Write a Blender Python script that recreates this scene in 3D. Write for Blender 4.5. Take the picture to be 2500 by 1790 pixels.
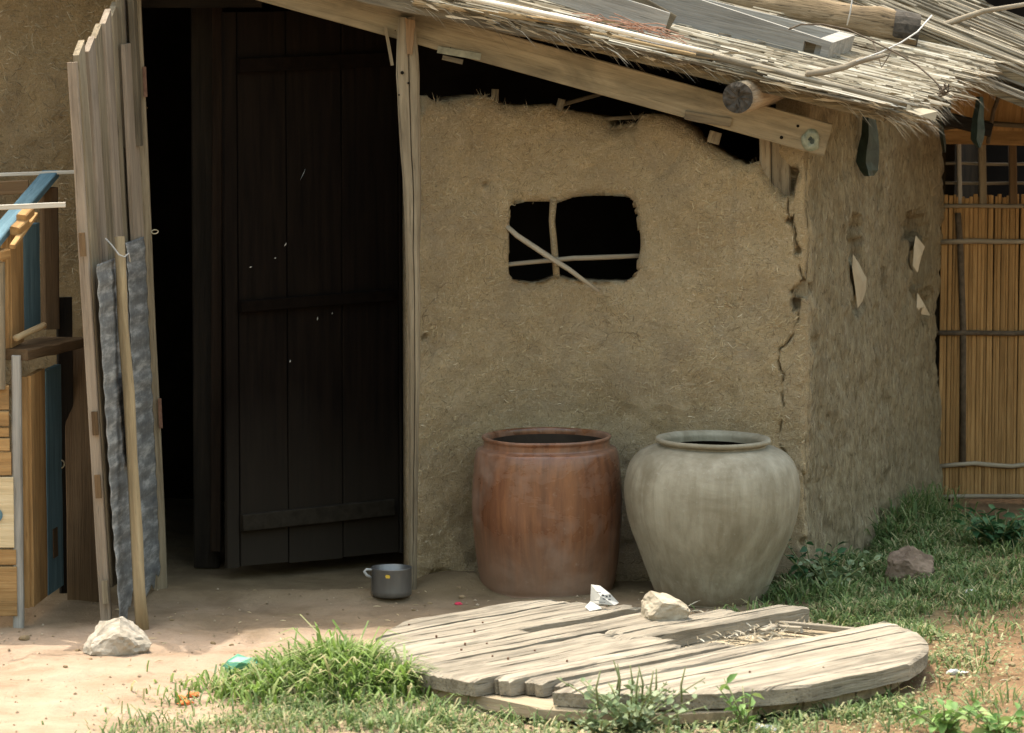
import bpy, bmesh, math, random
import numpy as np
from mathutils import Vector, Matrix, noise

# ------------------------------------------------------------------ scene, camera, light
for o in list(bpy.data.objects):
    bpy.data.objects.remove(o)
sc = bpy.context.scene
COL = sc.collection
F = 10080.0; CX = 1250.0; CY_ = 895.0          # focal length and centre, in photograph pixels
PITCH = math.radians(6.2); CAM = Vector((0, -14, 2.2515))
cam_d = bpy.data.cameras.new('camera'); cam = bpy.data.objects.new('camera', cam_d); COL.objects.link(cam)
cam.location = CAM; cam.rotation_euler = (math.pi/2 - PITCH, 0, 0)
cam_d.sensor_width = 36; cam_d.lens = 36*F/2500; cam_d.clip_start = .1; cam_d.clip_end = 2000
cam_d.dof.use_dof = True; cam_d.dof.focus_distance = 13.75; cam_d.dof.aperture_fstop = 6.3
sc.camera = cam

SUN = Vector((-.235, .29, 1)).normalized()
w = bpy.data.worlds.new('World'); sc.world = w; w.use_nodes = True
wn = w.node_tree; bg = wn.nodes['Background']
sky = wn.nodes.new('ShaderNodeTexSky'); sky.sky_type = 'NISHITA'; sky.sun_disc = False
sky.sun_elevation = math.asin(SUN.z); sky.sun_rotation = math.atan2(SUN.x, SUN.y)
sky.air_density = 2.6; sky.dust_density = 6.0; sky.ozone_density = .6
wn.links.new(sky.outputs[0], bg.inputs[0]); bg.inputs[1].default_value = .15
sd = bpy.data.lights.new('sun', 'SUN'); sd.energy = 2.0; sd.angle = math.radians(.6); sd.color = (1, .95, .86)
so = bpy.data.objects.new('sun', sd); COL.objects.link(so)
so.rotation_euler = SUN.to_track_quat('Z', 'Y').to_euler(); so.location = (-3, 3, 12)
sc.view_settings.view_transform = 'Standard'; sc.view_settings.look = 'None'
sc.view_settings.exposure = 1.5; sc.view_settings.gamma = 1
sc.render.engine = 'CYCLES'
sc.cycles.max_bounces = 8; sc.cycles.diffuse_bounces = 5

# ------------------------------------------------------------------ measuring: photograph pixel -> place
_f = Vector((0, math.cos(PITCH), -math.sin(PITCH))); _u = Vector((0, math.sin(PITCH), math.cos(PITCH)))
def ray(px, py): return _f + Vector((1, 0, 0))*((px-CX)/F) + _u*((CY_-py)/F)
def P(px, py, y):
    d = ray(px, py); return CAM + d*((y-CAM.y)/d.y)
def G(px, py, z=0.):
    d = ray(px, py); return CAM + d*((z-CAM.z)/d.z)
YE = -.42                                   # depth of the roof's front edge
A_ = P(2200, 280, YE); B_ = P(2450, 150, 1.3); C_ = P(1030, 0, YE)      # three corners fix the roof plane
RN = (B_-A_).cross(C_-A_).normalized()
if RN.z < 0: RN = -RN
def roofz(x, y): return A_.z - (RN.x*(x-A_.x) + RN.y*(y-A_.y))/RN.z
def R(px, py, up=0.):
    d = ray(px, py); a = A_ + Vector((0, 0, up)); return CAM + d*((a-CAM).dot(RN)/d.dot(RN))
def nz(x, y=0., z=0.): return noise.noise(Vector((x, y, z)))
def sstep(a, b, x):
    t = min(1., max(0., (x-a)/(b-a))); return t*t*(3-2*t)
def interp(x, pts):
    if x <= pts[0][0]: return pts[0][1]
    for (a, b), (c, d) in zip(pts, pts[1:]):
        if x <= c: return b + (d-b)*(x-a)/(c-a) if c > a else d
    return pts[-1][1]

# ------------------------------------------------------------------ materials
class Mat:
    def __init__(s, name, rough=.9, spec=.25):
        s.m = bpy.data.materials.new(name); s.m.use_nodes = True; s.nt = s.m.node_tree
        s.b = s.nt.nodes['Principled BSDF']; s.b.inputs['Roughness'].default_value = rough
        s.b.inputs['Specular IOR Level'].default_value = spec
    def n(s, t, **k):
        q = s.nt.nodes.new(t)
        for a, b in k.items(): setattr(q, a, b)
        return q
    def put(s, sock, v):
        if isinstance(v, bpy.types.NodeSocket): s.nt.links.new(v, sock)
        elif isinstance(v, (tuple, list)) and len(v) == 3 and sock.type == 'RGBA': sock.default_value = (*v, 1)
        else: sock.default_value = v
    def coord(s, scale=(1, 1, 1), rot=(0, 0, 0), rnd=False):
        t = s.n('ShaderNodeTexCoord'); m = s.n('ShaderNodeMapping')
        v = t.outputs['Object']
        if rnd:
            oi = s.n('ShaderNodeObjectInfo'); a = s.n('ShaderNodeVectorMath', operation='ADD')
            mm = s.n('ShaderNodeMath', operation='MULTIPLY'); s.put(mm.inputs[0], oi.outputs['Random']); mm.inputs[1].default_value = 37.
            s.put(a.inputs[0], v); s.put(a.inputs[1], mm.outputs[0]); v = a.outputs[0]
        s.put(m.inputs['Vector'], v); m.inputs['Scale'].default_value = scale; m.inputs['Rotation'].default_value = rot
        return m.outputs[0]
    def noise(s, vec, scale=1., detail=4., rough=.6, dist=0.):
        q = s.n('ShaderNodeTexNoise'); s.put(q.inputs['Vector'], vec)
        for k, v in (('Scale', scale), ('Detail', detail), ('Roughness', rough), ('Distortion', dist)): q.inputs[k].default_value = v
        return q.outputs['Fac']
    def vor(s, vec, scale, feature='F1'):
        q = s.n('ShaderNodeTexVoronoi', feature=feature); s.put(q.inputs['Vector'], vec); q.inputs['Scale'].default_value = scale
        return q.outputs['Distance']
    def ramp(s, fac, stops):
        q = s.n('ShaderNodeValToRGB'); s.put(q.inputs[0], fac); e = q.color_ramp.elements
        while len(e) < len(stops): e.new(.5)
        for el, (p, c) in zip(e, stops):
            el.position = p; el.color = (*c, 1) if not isinstance(c, (int, float)) else (c, c, c, 1)
        return q.outputs[0]
    def mix(s, fac, a, b, mode='MIX'):
        q = s.n('ShaderNodeMix', data_type='RGBA', blend_type=mode)
        s.put(q.inputs[0], fac); s.put(q.inputs[6], a); s.put(q.inputs[7], b); return q.outputs[2]
    def math(s, op, a, b=0.):
        q = s.n('ShaderNodeMath', operation=op); s.put(q.inputs[0], a); s.put(q.inputs[1], b); return q.outputs[0]
    def attr(s, name):
        q = s.n('ShaderNodeAttribute'); q.attribute_name = name; return q
    def island(s):
        return s.n('ShaderNodeNewGeometry').outputs['Random Per Island']
    def objrnd(s): return s.n('ShaderNodeObjectInfo').outputs['Random']
    def bump(s, h, strength=.5, dist=.01):
        q = s.n('ShaderNodeBump'); q.inputs['Strength'].default_value = strength; q.inputs['Distance'].default_value = dist
        s.put(q.inputs['Height'], h); s.put(s.b.inputs['Normal'], q.outputs[0])
    def col(s, c): s.put(s.b.inputs['Base Color'], c); return s.m

def wood(name, dark, mid, light, crack=.5, rough=.88, bump=.5, stain=.35, vary=.25, g=1.):
    k = Mat(name, rough, .2)
    a = k.noise(k.coord((2.2*g, 34*g, 34*g), rnd=True), 1, 5, .65, .6)
    c = k.ramp(a, [(.25, dark), (.5, mid), (.75, light)])
    st = k.noise(k.coord((3.5, 9, 9), rnd=True), 1, 4, .6, .5)
    c = k.mix(k.math('MULTIPLY', k.ramp(st, [(.45, 0.), (.7, 1.)]), stain), c, tuple(v*.42 for v in mid))
    fine = k.noise(k.coord((7*g, 170*g, 170*g), rnd=True), 1, 3, .6)
    cr = k.ramp(fine, [(.28, 1.), (.4, 0.)])
    c = k.mix(k.math('MULTIPLY', cr, crack), c, tuple(v*.3 for v in dark))
    v = k.math('ADD', k.math('MULTIPLY', k.objrnd(), vary*2), 1-vary)
    hs = k.n('ShaderNodeHueSaturation'); k.put(hs.inputs['Value'], v); k.put(hs.inputs['Color'], c); c = hs.outputs[0]
    k.bump(k.math('ADD', a, k.math('MULTIPLY', fine, .8)), bump, .006)
    return k.col(c)

def mat_mud(name, tint=(1, 1, 1), side=False):
    k = Mat(name, .95, .1)
    t = lambda c: tuple(a*b for a, b in zip(c, tint))
    co = k.coord()
    big = k.noise(co, 2.6, 4, .6, .3)
    c = k.ramp(big, [(.3, t((.47, .345, .188))), (.52, t((.58, .437, .248))), (.72, t((.65, .50, .30)))])
    f1 = k.noise(k.coord((26, 26, 120), (0, .5, 0)), 1, 4, .65, 2.6)
    f2 = k.noise(k.coord((120, 26, 30), (0, -.4, 0)), 1, 4, .65, 2.8)
    f3 = k.noise(co, 48, 6, .78, 3.0)
    fib = k.math('MAXIMUM', f1, f2)
    c = k.mix(k.math('MULTIPLY', k.ramp(fib, [(.55, 0.), (.66, 1.)]), .8), c, t((.80, .67, .46)))
    c = k.mix(k.math('MULTIPLY', k.ramp(f3, [(.36, 1.), (.47, 0.)]), .75), c, t((.19, .135, .068)))
    grey = k.noise(co, 3.6, 6, .72, 1.2)
    c = k.mix(k.math('MULTIPLY', k.ramp(grey, [(.44, 0.), (.66, 1.)]), .55), c, t((.42, .335, .23)))
    wv_ = k.n('ShaderNodeVectorMath', operation='ADD'); nn_ = k.n('ShaderNodeTexNoise'); k.put(nn_.inputs['Vector'], co); nn_.inputs['Scale'].default_value = 14; nn_.inputs['Detail'].default_value = 5
    sc2 = k.n('ShaderNodeVectorMath', operation='SCALE'); k.put(sc2.inputs[0], nn_.outputs['Color']); sc2.inputs['Scale'].default_value = .09; k.put(wv_.inputs[0], co); k.put(wv_.inputs[1], sc2.outputs[0])
    hair = k.ramp(k.vor(wv_.outputs[0], 5.5, 'DISTANCE_TO_EDGE'), [(.004, 1.), (.012, 0.)])
    hm = k.ramp(k.noise(co, 3.1, 3, .6), [(.56, 0.), (.66, 1.)])
    c = k.mix(k.math('MULTIPLY', k.math('MULTIPLY', hair, hm), .6), c, t((.12, .085, .045)))
    smear = k.noise(k.coord((7, 7, 17), (0, .7, 0)), 1, 5, .7, 1.4)
    c = k.mix(k.math('MULTIPLY', k.ramp(smear, [(.5, 0.), (.68, 1.)]), .35), c, t((.70, .56, .355)))
    h = k.math('ADD', k.math('MULTIPLY', fib, 1.), k.math('MULTIPLY', f3, 1.3))
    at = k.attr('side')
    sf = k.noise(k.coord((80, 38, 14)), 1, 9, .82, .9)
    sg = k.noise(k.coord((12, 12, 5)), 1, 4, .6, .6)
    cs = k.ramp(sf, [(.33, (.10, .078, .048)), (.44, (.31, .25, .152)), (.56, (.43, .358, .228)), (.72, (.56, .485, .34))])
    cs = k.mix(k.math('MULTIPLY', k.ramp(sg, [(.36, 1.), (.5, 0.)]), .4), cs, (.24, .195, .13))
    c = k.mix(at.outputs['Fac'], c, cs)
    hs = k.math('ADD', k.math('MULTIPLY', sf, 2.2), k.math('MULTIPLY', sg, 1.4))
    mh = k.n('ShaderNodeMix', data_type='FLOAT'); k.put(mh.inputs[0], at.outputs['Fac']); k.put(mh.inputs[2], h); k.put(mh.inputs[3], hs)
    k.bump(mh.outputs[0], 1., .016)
    return k.col(c)

def plain(name, c1, c2, scale=20, rough=.8, bump=.2, spec=.3, rnd=True):
    k = Mat(name, rough, spec); a = k.noise(k.coord(rnd=rnd), scale, 4, .6, .4)
    k.bump(a, bump, .006)
    return k.col(k.ramp(a, [(.3, c1), (.7, c2)]))

MUD = mat_mud('mud_straw'); MUD2 = mat_mud('mud_straw_coarse', (.66, .62, .55))
W_GREY = wood('grey_weathered_wood', (.15, .14, .122), (.265, .25, .222), (.36, .34, .305), stain=.25, crack=.5)
W_POST = wood('post_wood', (.105, .08, .05), (.215, .172, .112), (.31, .255, .175), crack=.8, stain=.4, vary=.1, bump=.8)
W_RAFT = wood('rafter_wood', (.14, .112, .072), (.25, .205, .132), (.34, .285, .19), crack=.6, stain=.85, vary=.06, bump=.6)
W_PINK = wood('pinkish_plank', (.15, .115, .08), (.265, .21, .155), (.35, .285, .215), crack=.6, stain=.4, vary=.12)
W_DARK = wood('shade_dark_wood', (.008, .006, .004), (.016, .012, .008), (.026, .019, .012), crack=.5, stain=.3)  # doorway and cupboard shade put into the wood colour
W_BARK = wood('old_edge_wood', (.06, .048, .032), (.13, .105, .07), (.21, .175, .115), crack=.7, stain=.5, g=1.3)
W_DISC = wood('sunbleached_planks', (.12, .10, .076), (.265, .228, .172), (.37, .32, .25), crack=1., stain=.7, vary=.08, bump=.9, g=.9)
W_DISC2 = wood('lower_reel_planks', (.20, .155, .10), (.33, .265, .175), (.44, .36, .25), crack=.6, stain=.4, vary=.15)
W_ORANGE = wood('orange_crate_wood', (.20, .11, .042), (.35, .205, .082), (.45, .285, .125), crack=.5, stain=.5, vary=.15)
W_CREAM = wood('cream_crate_wood', (.45, .34, .19), (.58, .46, .28), (.66, .55, .37), crack=.3, stain=.15)
W_BLUE = wood('blue_painted_wood', (.055, .10, .125), (.10, .18, .22), (.16, .26, .31), crack=.35, stain=.3, vary=.1)
W_BROWN = wood('brown_board', (.07, .042, .02), (.12, .075, .038), (.165, .105, .055), crack=.3, stain=.3)
W_WHITE = wood('bleached_stick', (.45, .40, .32), (.60, .55, .46), (.70, .66, .57), crack=.15, stain=.1)
W_MAT = wood('mat_strip', (.18, .10, .038), (.32, .188, .074), (.43, .27, .118), crack=.45, stain=.4, vary=.16, g=1.2)
W_LOG = wood('split_log', (.12, .085, .05), (.27, .21, .14), (.40, .335, .24), crack=.9, stain=.3, bump=1., g=.8)
W_END = plain('dark_log_end', (.02, .018, .014), (.07, .058, .045), 40, .95, .8)
W_REED = wood('reed', (.085, .07, .048), (.25, .215, .157), (.43, .388, .31), crack=.6, stain=.6, vary=.45, bump=.5, g=1.4)
W_POLE = wood('peeled_pole', (.18, .125, .065), (.29, .215, .12), (.38, .295, .175), crack=.4, stain=.35, vary=.1)
W_TWIG = wood('twig', (.16, .13, .09), (.28, .235, .17), (.38, .33, .25), crack=.3, stain=.3)
k = Mat('thatch', .95, .1); a = k.noise(k.coord((4, 90, 90)), 1, 4, .6)
k.bump(a, .8, .01); M_THATCH = k.col(k.ramp(a, [(.3, (.05, .04, .025)), (.7, (.22, .17, .10))]))
k = Mat('reed_litter', .9, .2); M_RLIT = k.col(k.ramp(k.island(), [(0, (.07, .055, .035)), (.35, (.20, .165, .11)), (.75, (.38, .335, .25)), (1, (.58, .535, .44))]))
k = Mat('wall_straw', .85, .3); M_STRAW = k.col(k.ramp(k.island(), [(0, (.16, .115, .06)), (.35, (.27, .205, .115)), (.7, (.46, .36, .20)), (.93, (.56, .46, .28)), (1, (.70, .62, .45))]))  # darkest strands double as small shadows among the wall straw
k = Mat('side_straw', .9, .2); M_STRAW2 = k.col(k.ramp(k.island(), [(0, (.07, .05, .03)), (.4, (.18, .14, .09)), (.7, (.30, .25, .165)), (1, (.42, .37, .27))]))
k = Mat('old_straw', .9, .2); M_STRAW3 = k.col(k.ramp(k.island(), [(0, (.10, .075, .045)), (.5, (.22, .17, .10)), (.9, (.34, .275, .17)), (1, (.46, .40, .28))]))
M_BLACK = plain('near_black', (.006, .005, .004), (.012, .010, .008), 6, 1, 0, .05)  # near black standing in for shade inside the huts; also nail holes
M_SHADEMUD = plain('shade_dark_mud', (.012, .010, .007), (.03, .023, .015), 6, 1, .2, .05)  # mud darkened to carry the indoor shade in its colour
M_ROCK = plain('pale_rock', (.26, .215, .15), (.46, .40, .31), 20, .95, .6, .2)
M_ROCK2 = plain('grey_sand_rock', (.24, .205, .155), (.42, .37, .30), 34, .95, .8, .2)
M_ROCK3 = plain('brown_rock', (.10, .07, .05), (.22, .16, .115), 22, .95, .9, .2)
M_RUST = plain('rust', (.10, .05, .03), (.20, .11, .07), 40, .8, .3)
M_BRASS = plain('brass', (.4, .33, .2), (.5, .42, .28), 30, .4, .1, .6)
M_PAPER = plain('pale_paper', (.38, .365, .33), (.52, .50, .45), 12, .8, .1)
M_CARD = plain('card_scrap', (.40, .34, .24), (.52, .45, .33), 10, .8, .1)
M_BUFF = plain('buff_card', (.27, .22, .145), (.36, .30, .20), 10, .85, .1)
M_INK = plain('printed_ink', (.05, .05, .06), (.09, .09, .10), 30, .8, 0)
M_GREENSTRIP = plain('dark_green_strip', (.008, .016, .012), (.028, .045, .034), 25, .5, .3, .4)
M_GLASS = plain('pale_green_glass', (.10, .12, .085), (.25, .27, .195), 60, .35, .4, .5)
M_TWINE = plain('grey_wire', (.30, .29, .27), (.45, .44, .41), 60, .7, .2)
M_DKTWINE = plain('dark_twine', (.06, .045, .03), (.13, .10, .07), 50, .9, .2)
M_RED = plain('red_scrap', (.45, .02, .05), (.6, .05, .1), 30, .6, .1)
M_ORSCR = plain('orange_petal', (.6, .10, .02), (.75, .2, .05), 30, .7, .1)
M_GRSCR = plain('green_bag', (.02, .10, .06), (.10, .35, .24), 18, .5, .2, .4)
M_WHSCR = plain('white_scrap', (.6, .6, .58), (.75, .75, .73), 18, .5, .2, .4)
M_REDTWIG = plain('red_dry_needles', (.17, .085, .05), (.33, .19, .13), 30, .9, .1)
M_CLOD = plain('dirt_clod', (.16, .11, .06), (.30, .22, .13), 30, 1, .6, .1)
M_YELLOW = plain('yellow_patch', (.55, .33, .03), (.62, .40, .06), 30, .6, 0)
# crumpled galvanised sheet
k = Mat('galvanised_sheet', .6, .35); k.b.inputs['Metallic'].default_value = .12
a = k.noise(k.coord((6, 6, 34)), 1, 6, .7, 0.); b2 = k.noise(k.coord((60, 60, 25)), 1, 5, .7)
c = k.ramp(a, [(.3, (.085, .085, .084)), (.5, (.165, .165, .16)), (.66, (.39, .385, .37))])
M_SHEET = (k.bump(b2, .3, .004), k.col(k.mix(k.math('MULTIPLY', k.ramp(b2, [(.5, 0.), (.7, 1.)]), .3), c, (.36, .37, .37))))[1]
# brown glazed jar
k = Mat('brown_glaze', .38, .5)
s1 = k.noise(k.coord((24, 24, 2.0)), 1, 6, .7, .5); s2 = k.noise(k.coord((4, 4, 3)), 1, 5, .65, .6); s3 = k.noise(k.coord(), 30, 5, .7)
c = k.ramp(s1, [(.3, (.075, .032, .017)), (.5, (.155, .064, .031)), (.68, (.235, .098, .042))])
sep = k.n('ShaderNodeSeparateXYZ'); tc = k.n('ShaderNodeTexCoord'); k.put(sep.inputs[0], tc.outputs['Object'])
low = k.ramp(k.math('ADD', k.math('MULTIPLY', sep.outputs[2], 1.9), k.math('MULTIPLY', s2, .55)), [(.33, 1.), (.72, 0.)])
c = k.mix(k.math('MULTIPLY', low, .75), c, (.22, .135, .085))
bloom = k.ramp(k.noise(k.coord((3.2, 3.2, 4.5)), 1, 5, .65, .4), [(.47, 0.), (.66, 1.)])
c = k.mix(k.math('MULTIPLY', bloom, .5), c, (.30, .21, .155))
c = k.mix(k.math('MULTIPLY', k.ramp(s3, [(.62, 0.), (.74, 1.)]), .35), c, (.38, .29, .22))
k.put(k.b.inputs['Roughness'], k.math('ADD', k.math('MULTIPLY', k.math('MAXIMUM', low, bloom), .45), .24))
k.bump(s3, .12, .004); M_BROWNJAR = k.col(c)
# grey unglazed jar
k = Mat('grey_stoneware', .68, .35)
s1 = k.noise(k.coord((26, 26, 3)), 1, 4, .6, .3); s2 = k.noise(k.coord((3, 3, 4)), 1, 5, .65, .6); s3 = k.noise(k.coord(), 55, 4, .7)
c = k.ramp(s1, [(.3, (.205, .178, .122)), (.5, (.272, .242, .175)), (.7, (.33, .30, .225))])
c = k.mix(k.math('MULTIPLY', k.ramp(s2, [(.42, 0.), (.6, 1.)]), .6), c, (.14, .115, .072))
c = k.mix(k.math('MULTIPLY', k.ramp(s3, [(.6, 0.), (.72, 1.)]), .35), c, (.36, .35, .29))
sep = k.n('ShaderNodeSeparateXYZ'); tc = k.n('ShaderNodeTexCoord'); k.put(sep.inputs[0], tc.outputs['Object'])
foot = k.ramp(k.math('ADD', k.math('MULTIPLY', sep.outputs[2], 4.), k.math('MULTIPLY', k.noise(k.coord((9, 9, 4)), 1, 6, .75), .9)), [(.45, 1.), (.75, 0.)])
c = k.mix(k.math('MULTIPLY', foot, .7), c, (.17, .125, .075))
k.bump(k.math('ADD', s1, s3), .3, .006); M_GREYJAR = k.col(c)
M_JARIN = plain('jar_inside', (.022, .014, .009), (.05, .034, .023), 10, .9, .1)
k = Mat('aluminium_pot', .42, .5); k.b.inputs['Metallic'].default_value = .7
a = k.noise(k.coord((8, 8, 3)), 1, 4, .6); M_POT = k.col(k.ramp(a, [(.3, (.10, .10, .10)), (.7, (.24, .235, .225))]))
# ground
k = Mat('earth', .97, .1); at = k.attr('soil'); co = k.coord()
sp = k.n('ShaderNodeSeparateColor'); k.put(sp.inputs[0], at.outputs['Color'])
g1 = k.noise(co, 5, 6, .65, .4); g2 = k.noise(co, 60, 5, .7); g3 = k.noise(co, 1.6, 3, .6)
sand = k.ramp(g1, [(.3, (.235, .166, .108)), (.5, (.32, .234, .163)), (.7, (.38, .285, .206))])
red = k.ramp(g1, [(.3, (.12, .072, .037)), (.7, (.235, .15, .083))])
dk = k.ramp(g1, [(.3, (.10, .075, .04)), (.7, (.22, .17, .09))])
c = k.mix(sp.outputs[0], sand, red); c = k.mix(sp.outputs[1], c, dk)
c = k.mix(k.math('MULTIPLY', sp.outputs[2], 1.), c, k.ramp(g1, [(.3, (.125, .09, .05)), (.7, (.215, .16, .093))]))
c = k.mix(k.math('MULTIPLY', k.ramp(g2, [(.3, 1.), (.42, 0.)]), .45), c, (.16, .11, .06))
k.bump(k.math('ADD', k.math('MULTIPLY', g1, .6), g2), .7, .012); M_EARTH = k.col(c)
def leafmat(name, stops, trans=.25):
    k = Mat(name, .6, .3); c = k.ramp(k.math('FRACT', k.math('ADD', k.island(), k.objrnd())), stops)
    k.b.inputs['Transmission Weight'].default_value = 0
    m = k.col(c); tr = k.n('ShaderNodeBsdfTranslucent'); mx = k.n('ShaderNodeMixShader'); mx.inputs[0].default_value = trans
    k.put(tr.inputs[0], c); k.put(mx.inputs[1], k.b.outputs[0]); k.put(mx.inputs[2], tr.outputs[0])
    k.put(k.nt.nodes['Material Output'].inputs[0], mx.outputs[0]); return m
M_GRASS = leafmat('grass_blade', [(0, (.08, .14, .025)), (.3, (.15, .24, .045)), (.6, (.21, .31, .075)), (.82, (.27, .34, .14)), (.93, (.38, .35, .18)), (1, (.46, .40, .23))], .4)
M_GRASS2 = leafmat('lawn_blade', [(0, (.055, .10, .03)), (.35, (.11, .175, .05)), (.65, (.165, .235, .08)), (.82, (.26, .27, .12)), (1, (.42, .36, .20))], .35)
M_LEAF = leafmat('weed_leaf', [(0, (.09, .14, .06)), (.5, (.17, .23, .11)), (1, (.27, .32, .19))])
M_LEAF2 = leafmat('bright_leaf', [(0, (.10, .20, .045)), (.5, (.17, .29, .075)), (1, (.26, .36, .12))])
M_LEAF3 = leafmat('dark_leaf', [(0, (.018, .06, .02)), (.6, (.04, .11, .04)), (1, (.075, .15, .06))])
M_STEM = plain('green_stem', (.10, .14, .05), (.20, .20, .09), 30, .7, .1)

# ------------------------------------------------------------------ objects
WM = {}
def finish(o, name, mat, parent, M):
    if mat is not None and o.data is not None and len(o.data.materials) == 0: o.data.materials.append(mat)
    COL.objects.link(o)
    if parent is not None:
        o.parent = parent; o.matrix_parent_inverse = WM[parent].inverted()
    o.matrix_basis = M; WM[o] = M.copy()
    return o
def tag(o, label=None, cat=None, group=None, kind=None):
    for k_, v in (('label', label), ('category', cat), ('group', group), ('kind', kind)):
        if v: o[k_] = v
    return o
def empty(name, loc, label, cat, group=None):
    o = bpy.data.objects.new(name, None); o.empty_display_size = .1
    finish(o, name, None, None, Matrix.Translation(Vector(loc)))
    return tag(o, label, cat, group)
class MB:
    def __init__(s): s.v = []; s.f = []
    def add(s, vs, fs):
        n = len(s.v); s.v += [tuple(v) for v in vs]; s.f += [tuple(i+n for i in f) for f in fs]
    def tube(s, pts, rad, sides=8, cap=True, jit=0., seed=0):
        pts = [Vector(p) for p in pts]; rnd = random.Random(seed); n = len(pts)
        if not hasattr(rad, '__len__'): rad = [rad]*n
        vs = []; up = None
        for i, p in enumerate(pts):
            d = (pts[min(i+1, n-1)] - pts[max(i-1, 0)]).normalized()
            if up is None: up = Vector((0, 0, 1)) if abs(d.z) < .9 else Vector((1, 0, 0))
            a = d.cross(up).normalized(); b = a.cross(d).normalized(); up = b
            for j in range(sides):
                t = 2*math.pi*j/sides; r = rad[i]*(1+rnd.uniform(-jit, jit))
                vs.append(p + a*math.cos(t)*r + b*math.sin(t)*r)
        fs = [(i*sides+j, i*sides+(j+1) % sides, (i+1)*sides+(j+1) % sides, (i+1)*sides+j) for i in range(n-1) for j in range(sides)]
        if cap: fs += [tuple(range(sides-1, -1, -1)), tuple(range((n-1)*sides, n*sides))]
        s.add(vs, fs); return s
    def box(s, c, d):
        x, y, z = (v/2 for v in d); c = Vector(c)
        vs = [c+Vector((i*x, j*y, l*z)) for i in (-1, 1) for j in (-1, 1) for l in (-1, 1)]
        s.add(vs, [(0, 1, 3, 2), (4, 6, 7, 5), (0, 4, 5, 1), (2, 3, 7, 6), (0, 2, 6, 4), (1, 5, 7, 3)]); return s
    def lathe(s, prof, seg=64, wob=0., seed=0):
        vs = []; n = len(prof)
        for i, (r, z) in enumerate(prof):
            for j in range(seg):
                t = 2*math.pi*j/seg; rr = r*(1+wob*nz(math.cos(t)*1.5+seed, math.sin(t)*1.5, z*5)+(wob*.22*nz(z*70, seed) + wob*.12*nz(math.cos(t)*6, math.sin(t)*6, z*30) if r > .1 else 0))
                vs.append((rr*math.cos(t), rr*math.sin(t), z + wob*.25*nz(math.cos(t)+seed+9, math.sin(t), 1)))
        s.add(vs, [(i*seg+j, i*seg+(j+1) % seg, (i+1)*seg+(j+1) % seg, (i+1)*seg+j) for i in range(n-1) for j in range(seg)]); return s
    def mesh(s, name, smooth=False):
        m = bpy.data.meshes.new(name); m.from_pydata(s.v, [], s.f); m.update()
        if smooth: m.polygons.foreach_set('use_smooth', [True]*len(m.polygons))
        return m
    def build(s, name, mat, parent=None, M=None, smooth=False):
        return finish(bpy.data.objects.new(name, s.mesh(name, smooth)), name, mat, parent, M if M is not None else Matrix())
def frame(p0, p1, wdir):
    X = (Vector(p1)-Vector(p0)); L = X.length; X.normalize(); wd = Vector(wdir)
    Y = (wd - X*wd.dot(X)).normalized(); Z = X.cross(Y)
    M = Matrix.Identity(4)
    for i in range(3): M[i][0] = X[i]; M[i][1] = Y[i]; M[i][2] = Z[i]; M[i][3] = p0[i]
    return M, L
def plank_mb(L, w0, w1, t, seed=0, seg=8, edge=.03, bend=0., ragged=0., bev=.12, slant=0.):
    """board along +X from 0 to L: tapered, uneven edges, softened corners"""
    r = random.Random(seed); mb = MB(); vs = []; c = bev*t
    for i in range(seg+1):
        u = i/seg; x = u*L; wv = w0+(w1-w0)*u
        a = wv/2*(1+edge*nz(seed*3.1, u*6)); b = wv/2*(1+edge*nz(seed*7.7, u*6+5)); o = bend*math.sin(u*math.pi) + wv*edge*.5*nz(seed*1.3, u*4)
        h = t/2; zz = t*.10*nz(seed*2.3, u*5)
        ring = [(-a+c, -h), (b-c, -h), (b, -h+c), (b, h-c), (b-c, h), (-a+c, h), (-a, h-c), (-a, -h+c)]
        ex = [0]*8
        if i in (0, seg) and ragged: ex = [r.uniform(0, ragged)*(1 if i == 0 else -1) for _ in range(8)]
        if i == seg and slant: ex = [slant*q[0]/wv for q in ring]
        vs += [(x+ex[j], q[0]+o, q[1]+zz) for j, q in enumerate(ring)]
    mb.add(vs, [(i*8+j, i*8+(j+1) % 8, (i+1)*8+(j+1) % 8, (i+1)*8+j) for i in range(seg) for j in range(8)]
           + [tuple(range(7, -1, -1)), tuple(range(seg*8, seg*8+8))])
    return mb
_sd = [0]
def plank(name, p0, p1, w, t, mat, parent, wdir=(1, 0, 0), w1=None, **k):
    _sd[0] += 1; M, L = frame(p0, p1, wdir)
    return plank_mb(L, w, w if w1 is None else w1, t, seed=_sd[0], **k).build(name, mat, parent, M)
def stick(name, pts, rad, mat, parent, sides=8, jit=.08):
    """round stick: local X runs along it so that the grain follows"""
    _sd[0] += 1; p0 = Vector(pts[0]); M, L = frame(p0, pts[-1], (0, 0, 1) if abs((Vector(pts[-1])-p0).normalized().z) < .9 else (1, 0, 0))
    Mi = M.inverted(); q = [Mi @ Vector(p) for p in pts]
    if len(q) == 2:
        n = 7; q = [q[0].lerp(q[1], i/n) + Vector((0, nz(_sd[0]*1.7, i*.6), nz(_sd[0]*2.9, i*.6)))*L*.006*(0 if i in (0, n) else 1) for i in range(n+1)]
        if hasattr(rad, '__len__'): rad = [rad[0]+(rad[1]-rad[0])*i/n for i in range(n+1)]
    return MB().tube(q, rad, sides, True, jit, _sd[0]).build(name, mat, parent, M, smooth=sides > 5)
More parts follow.
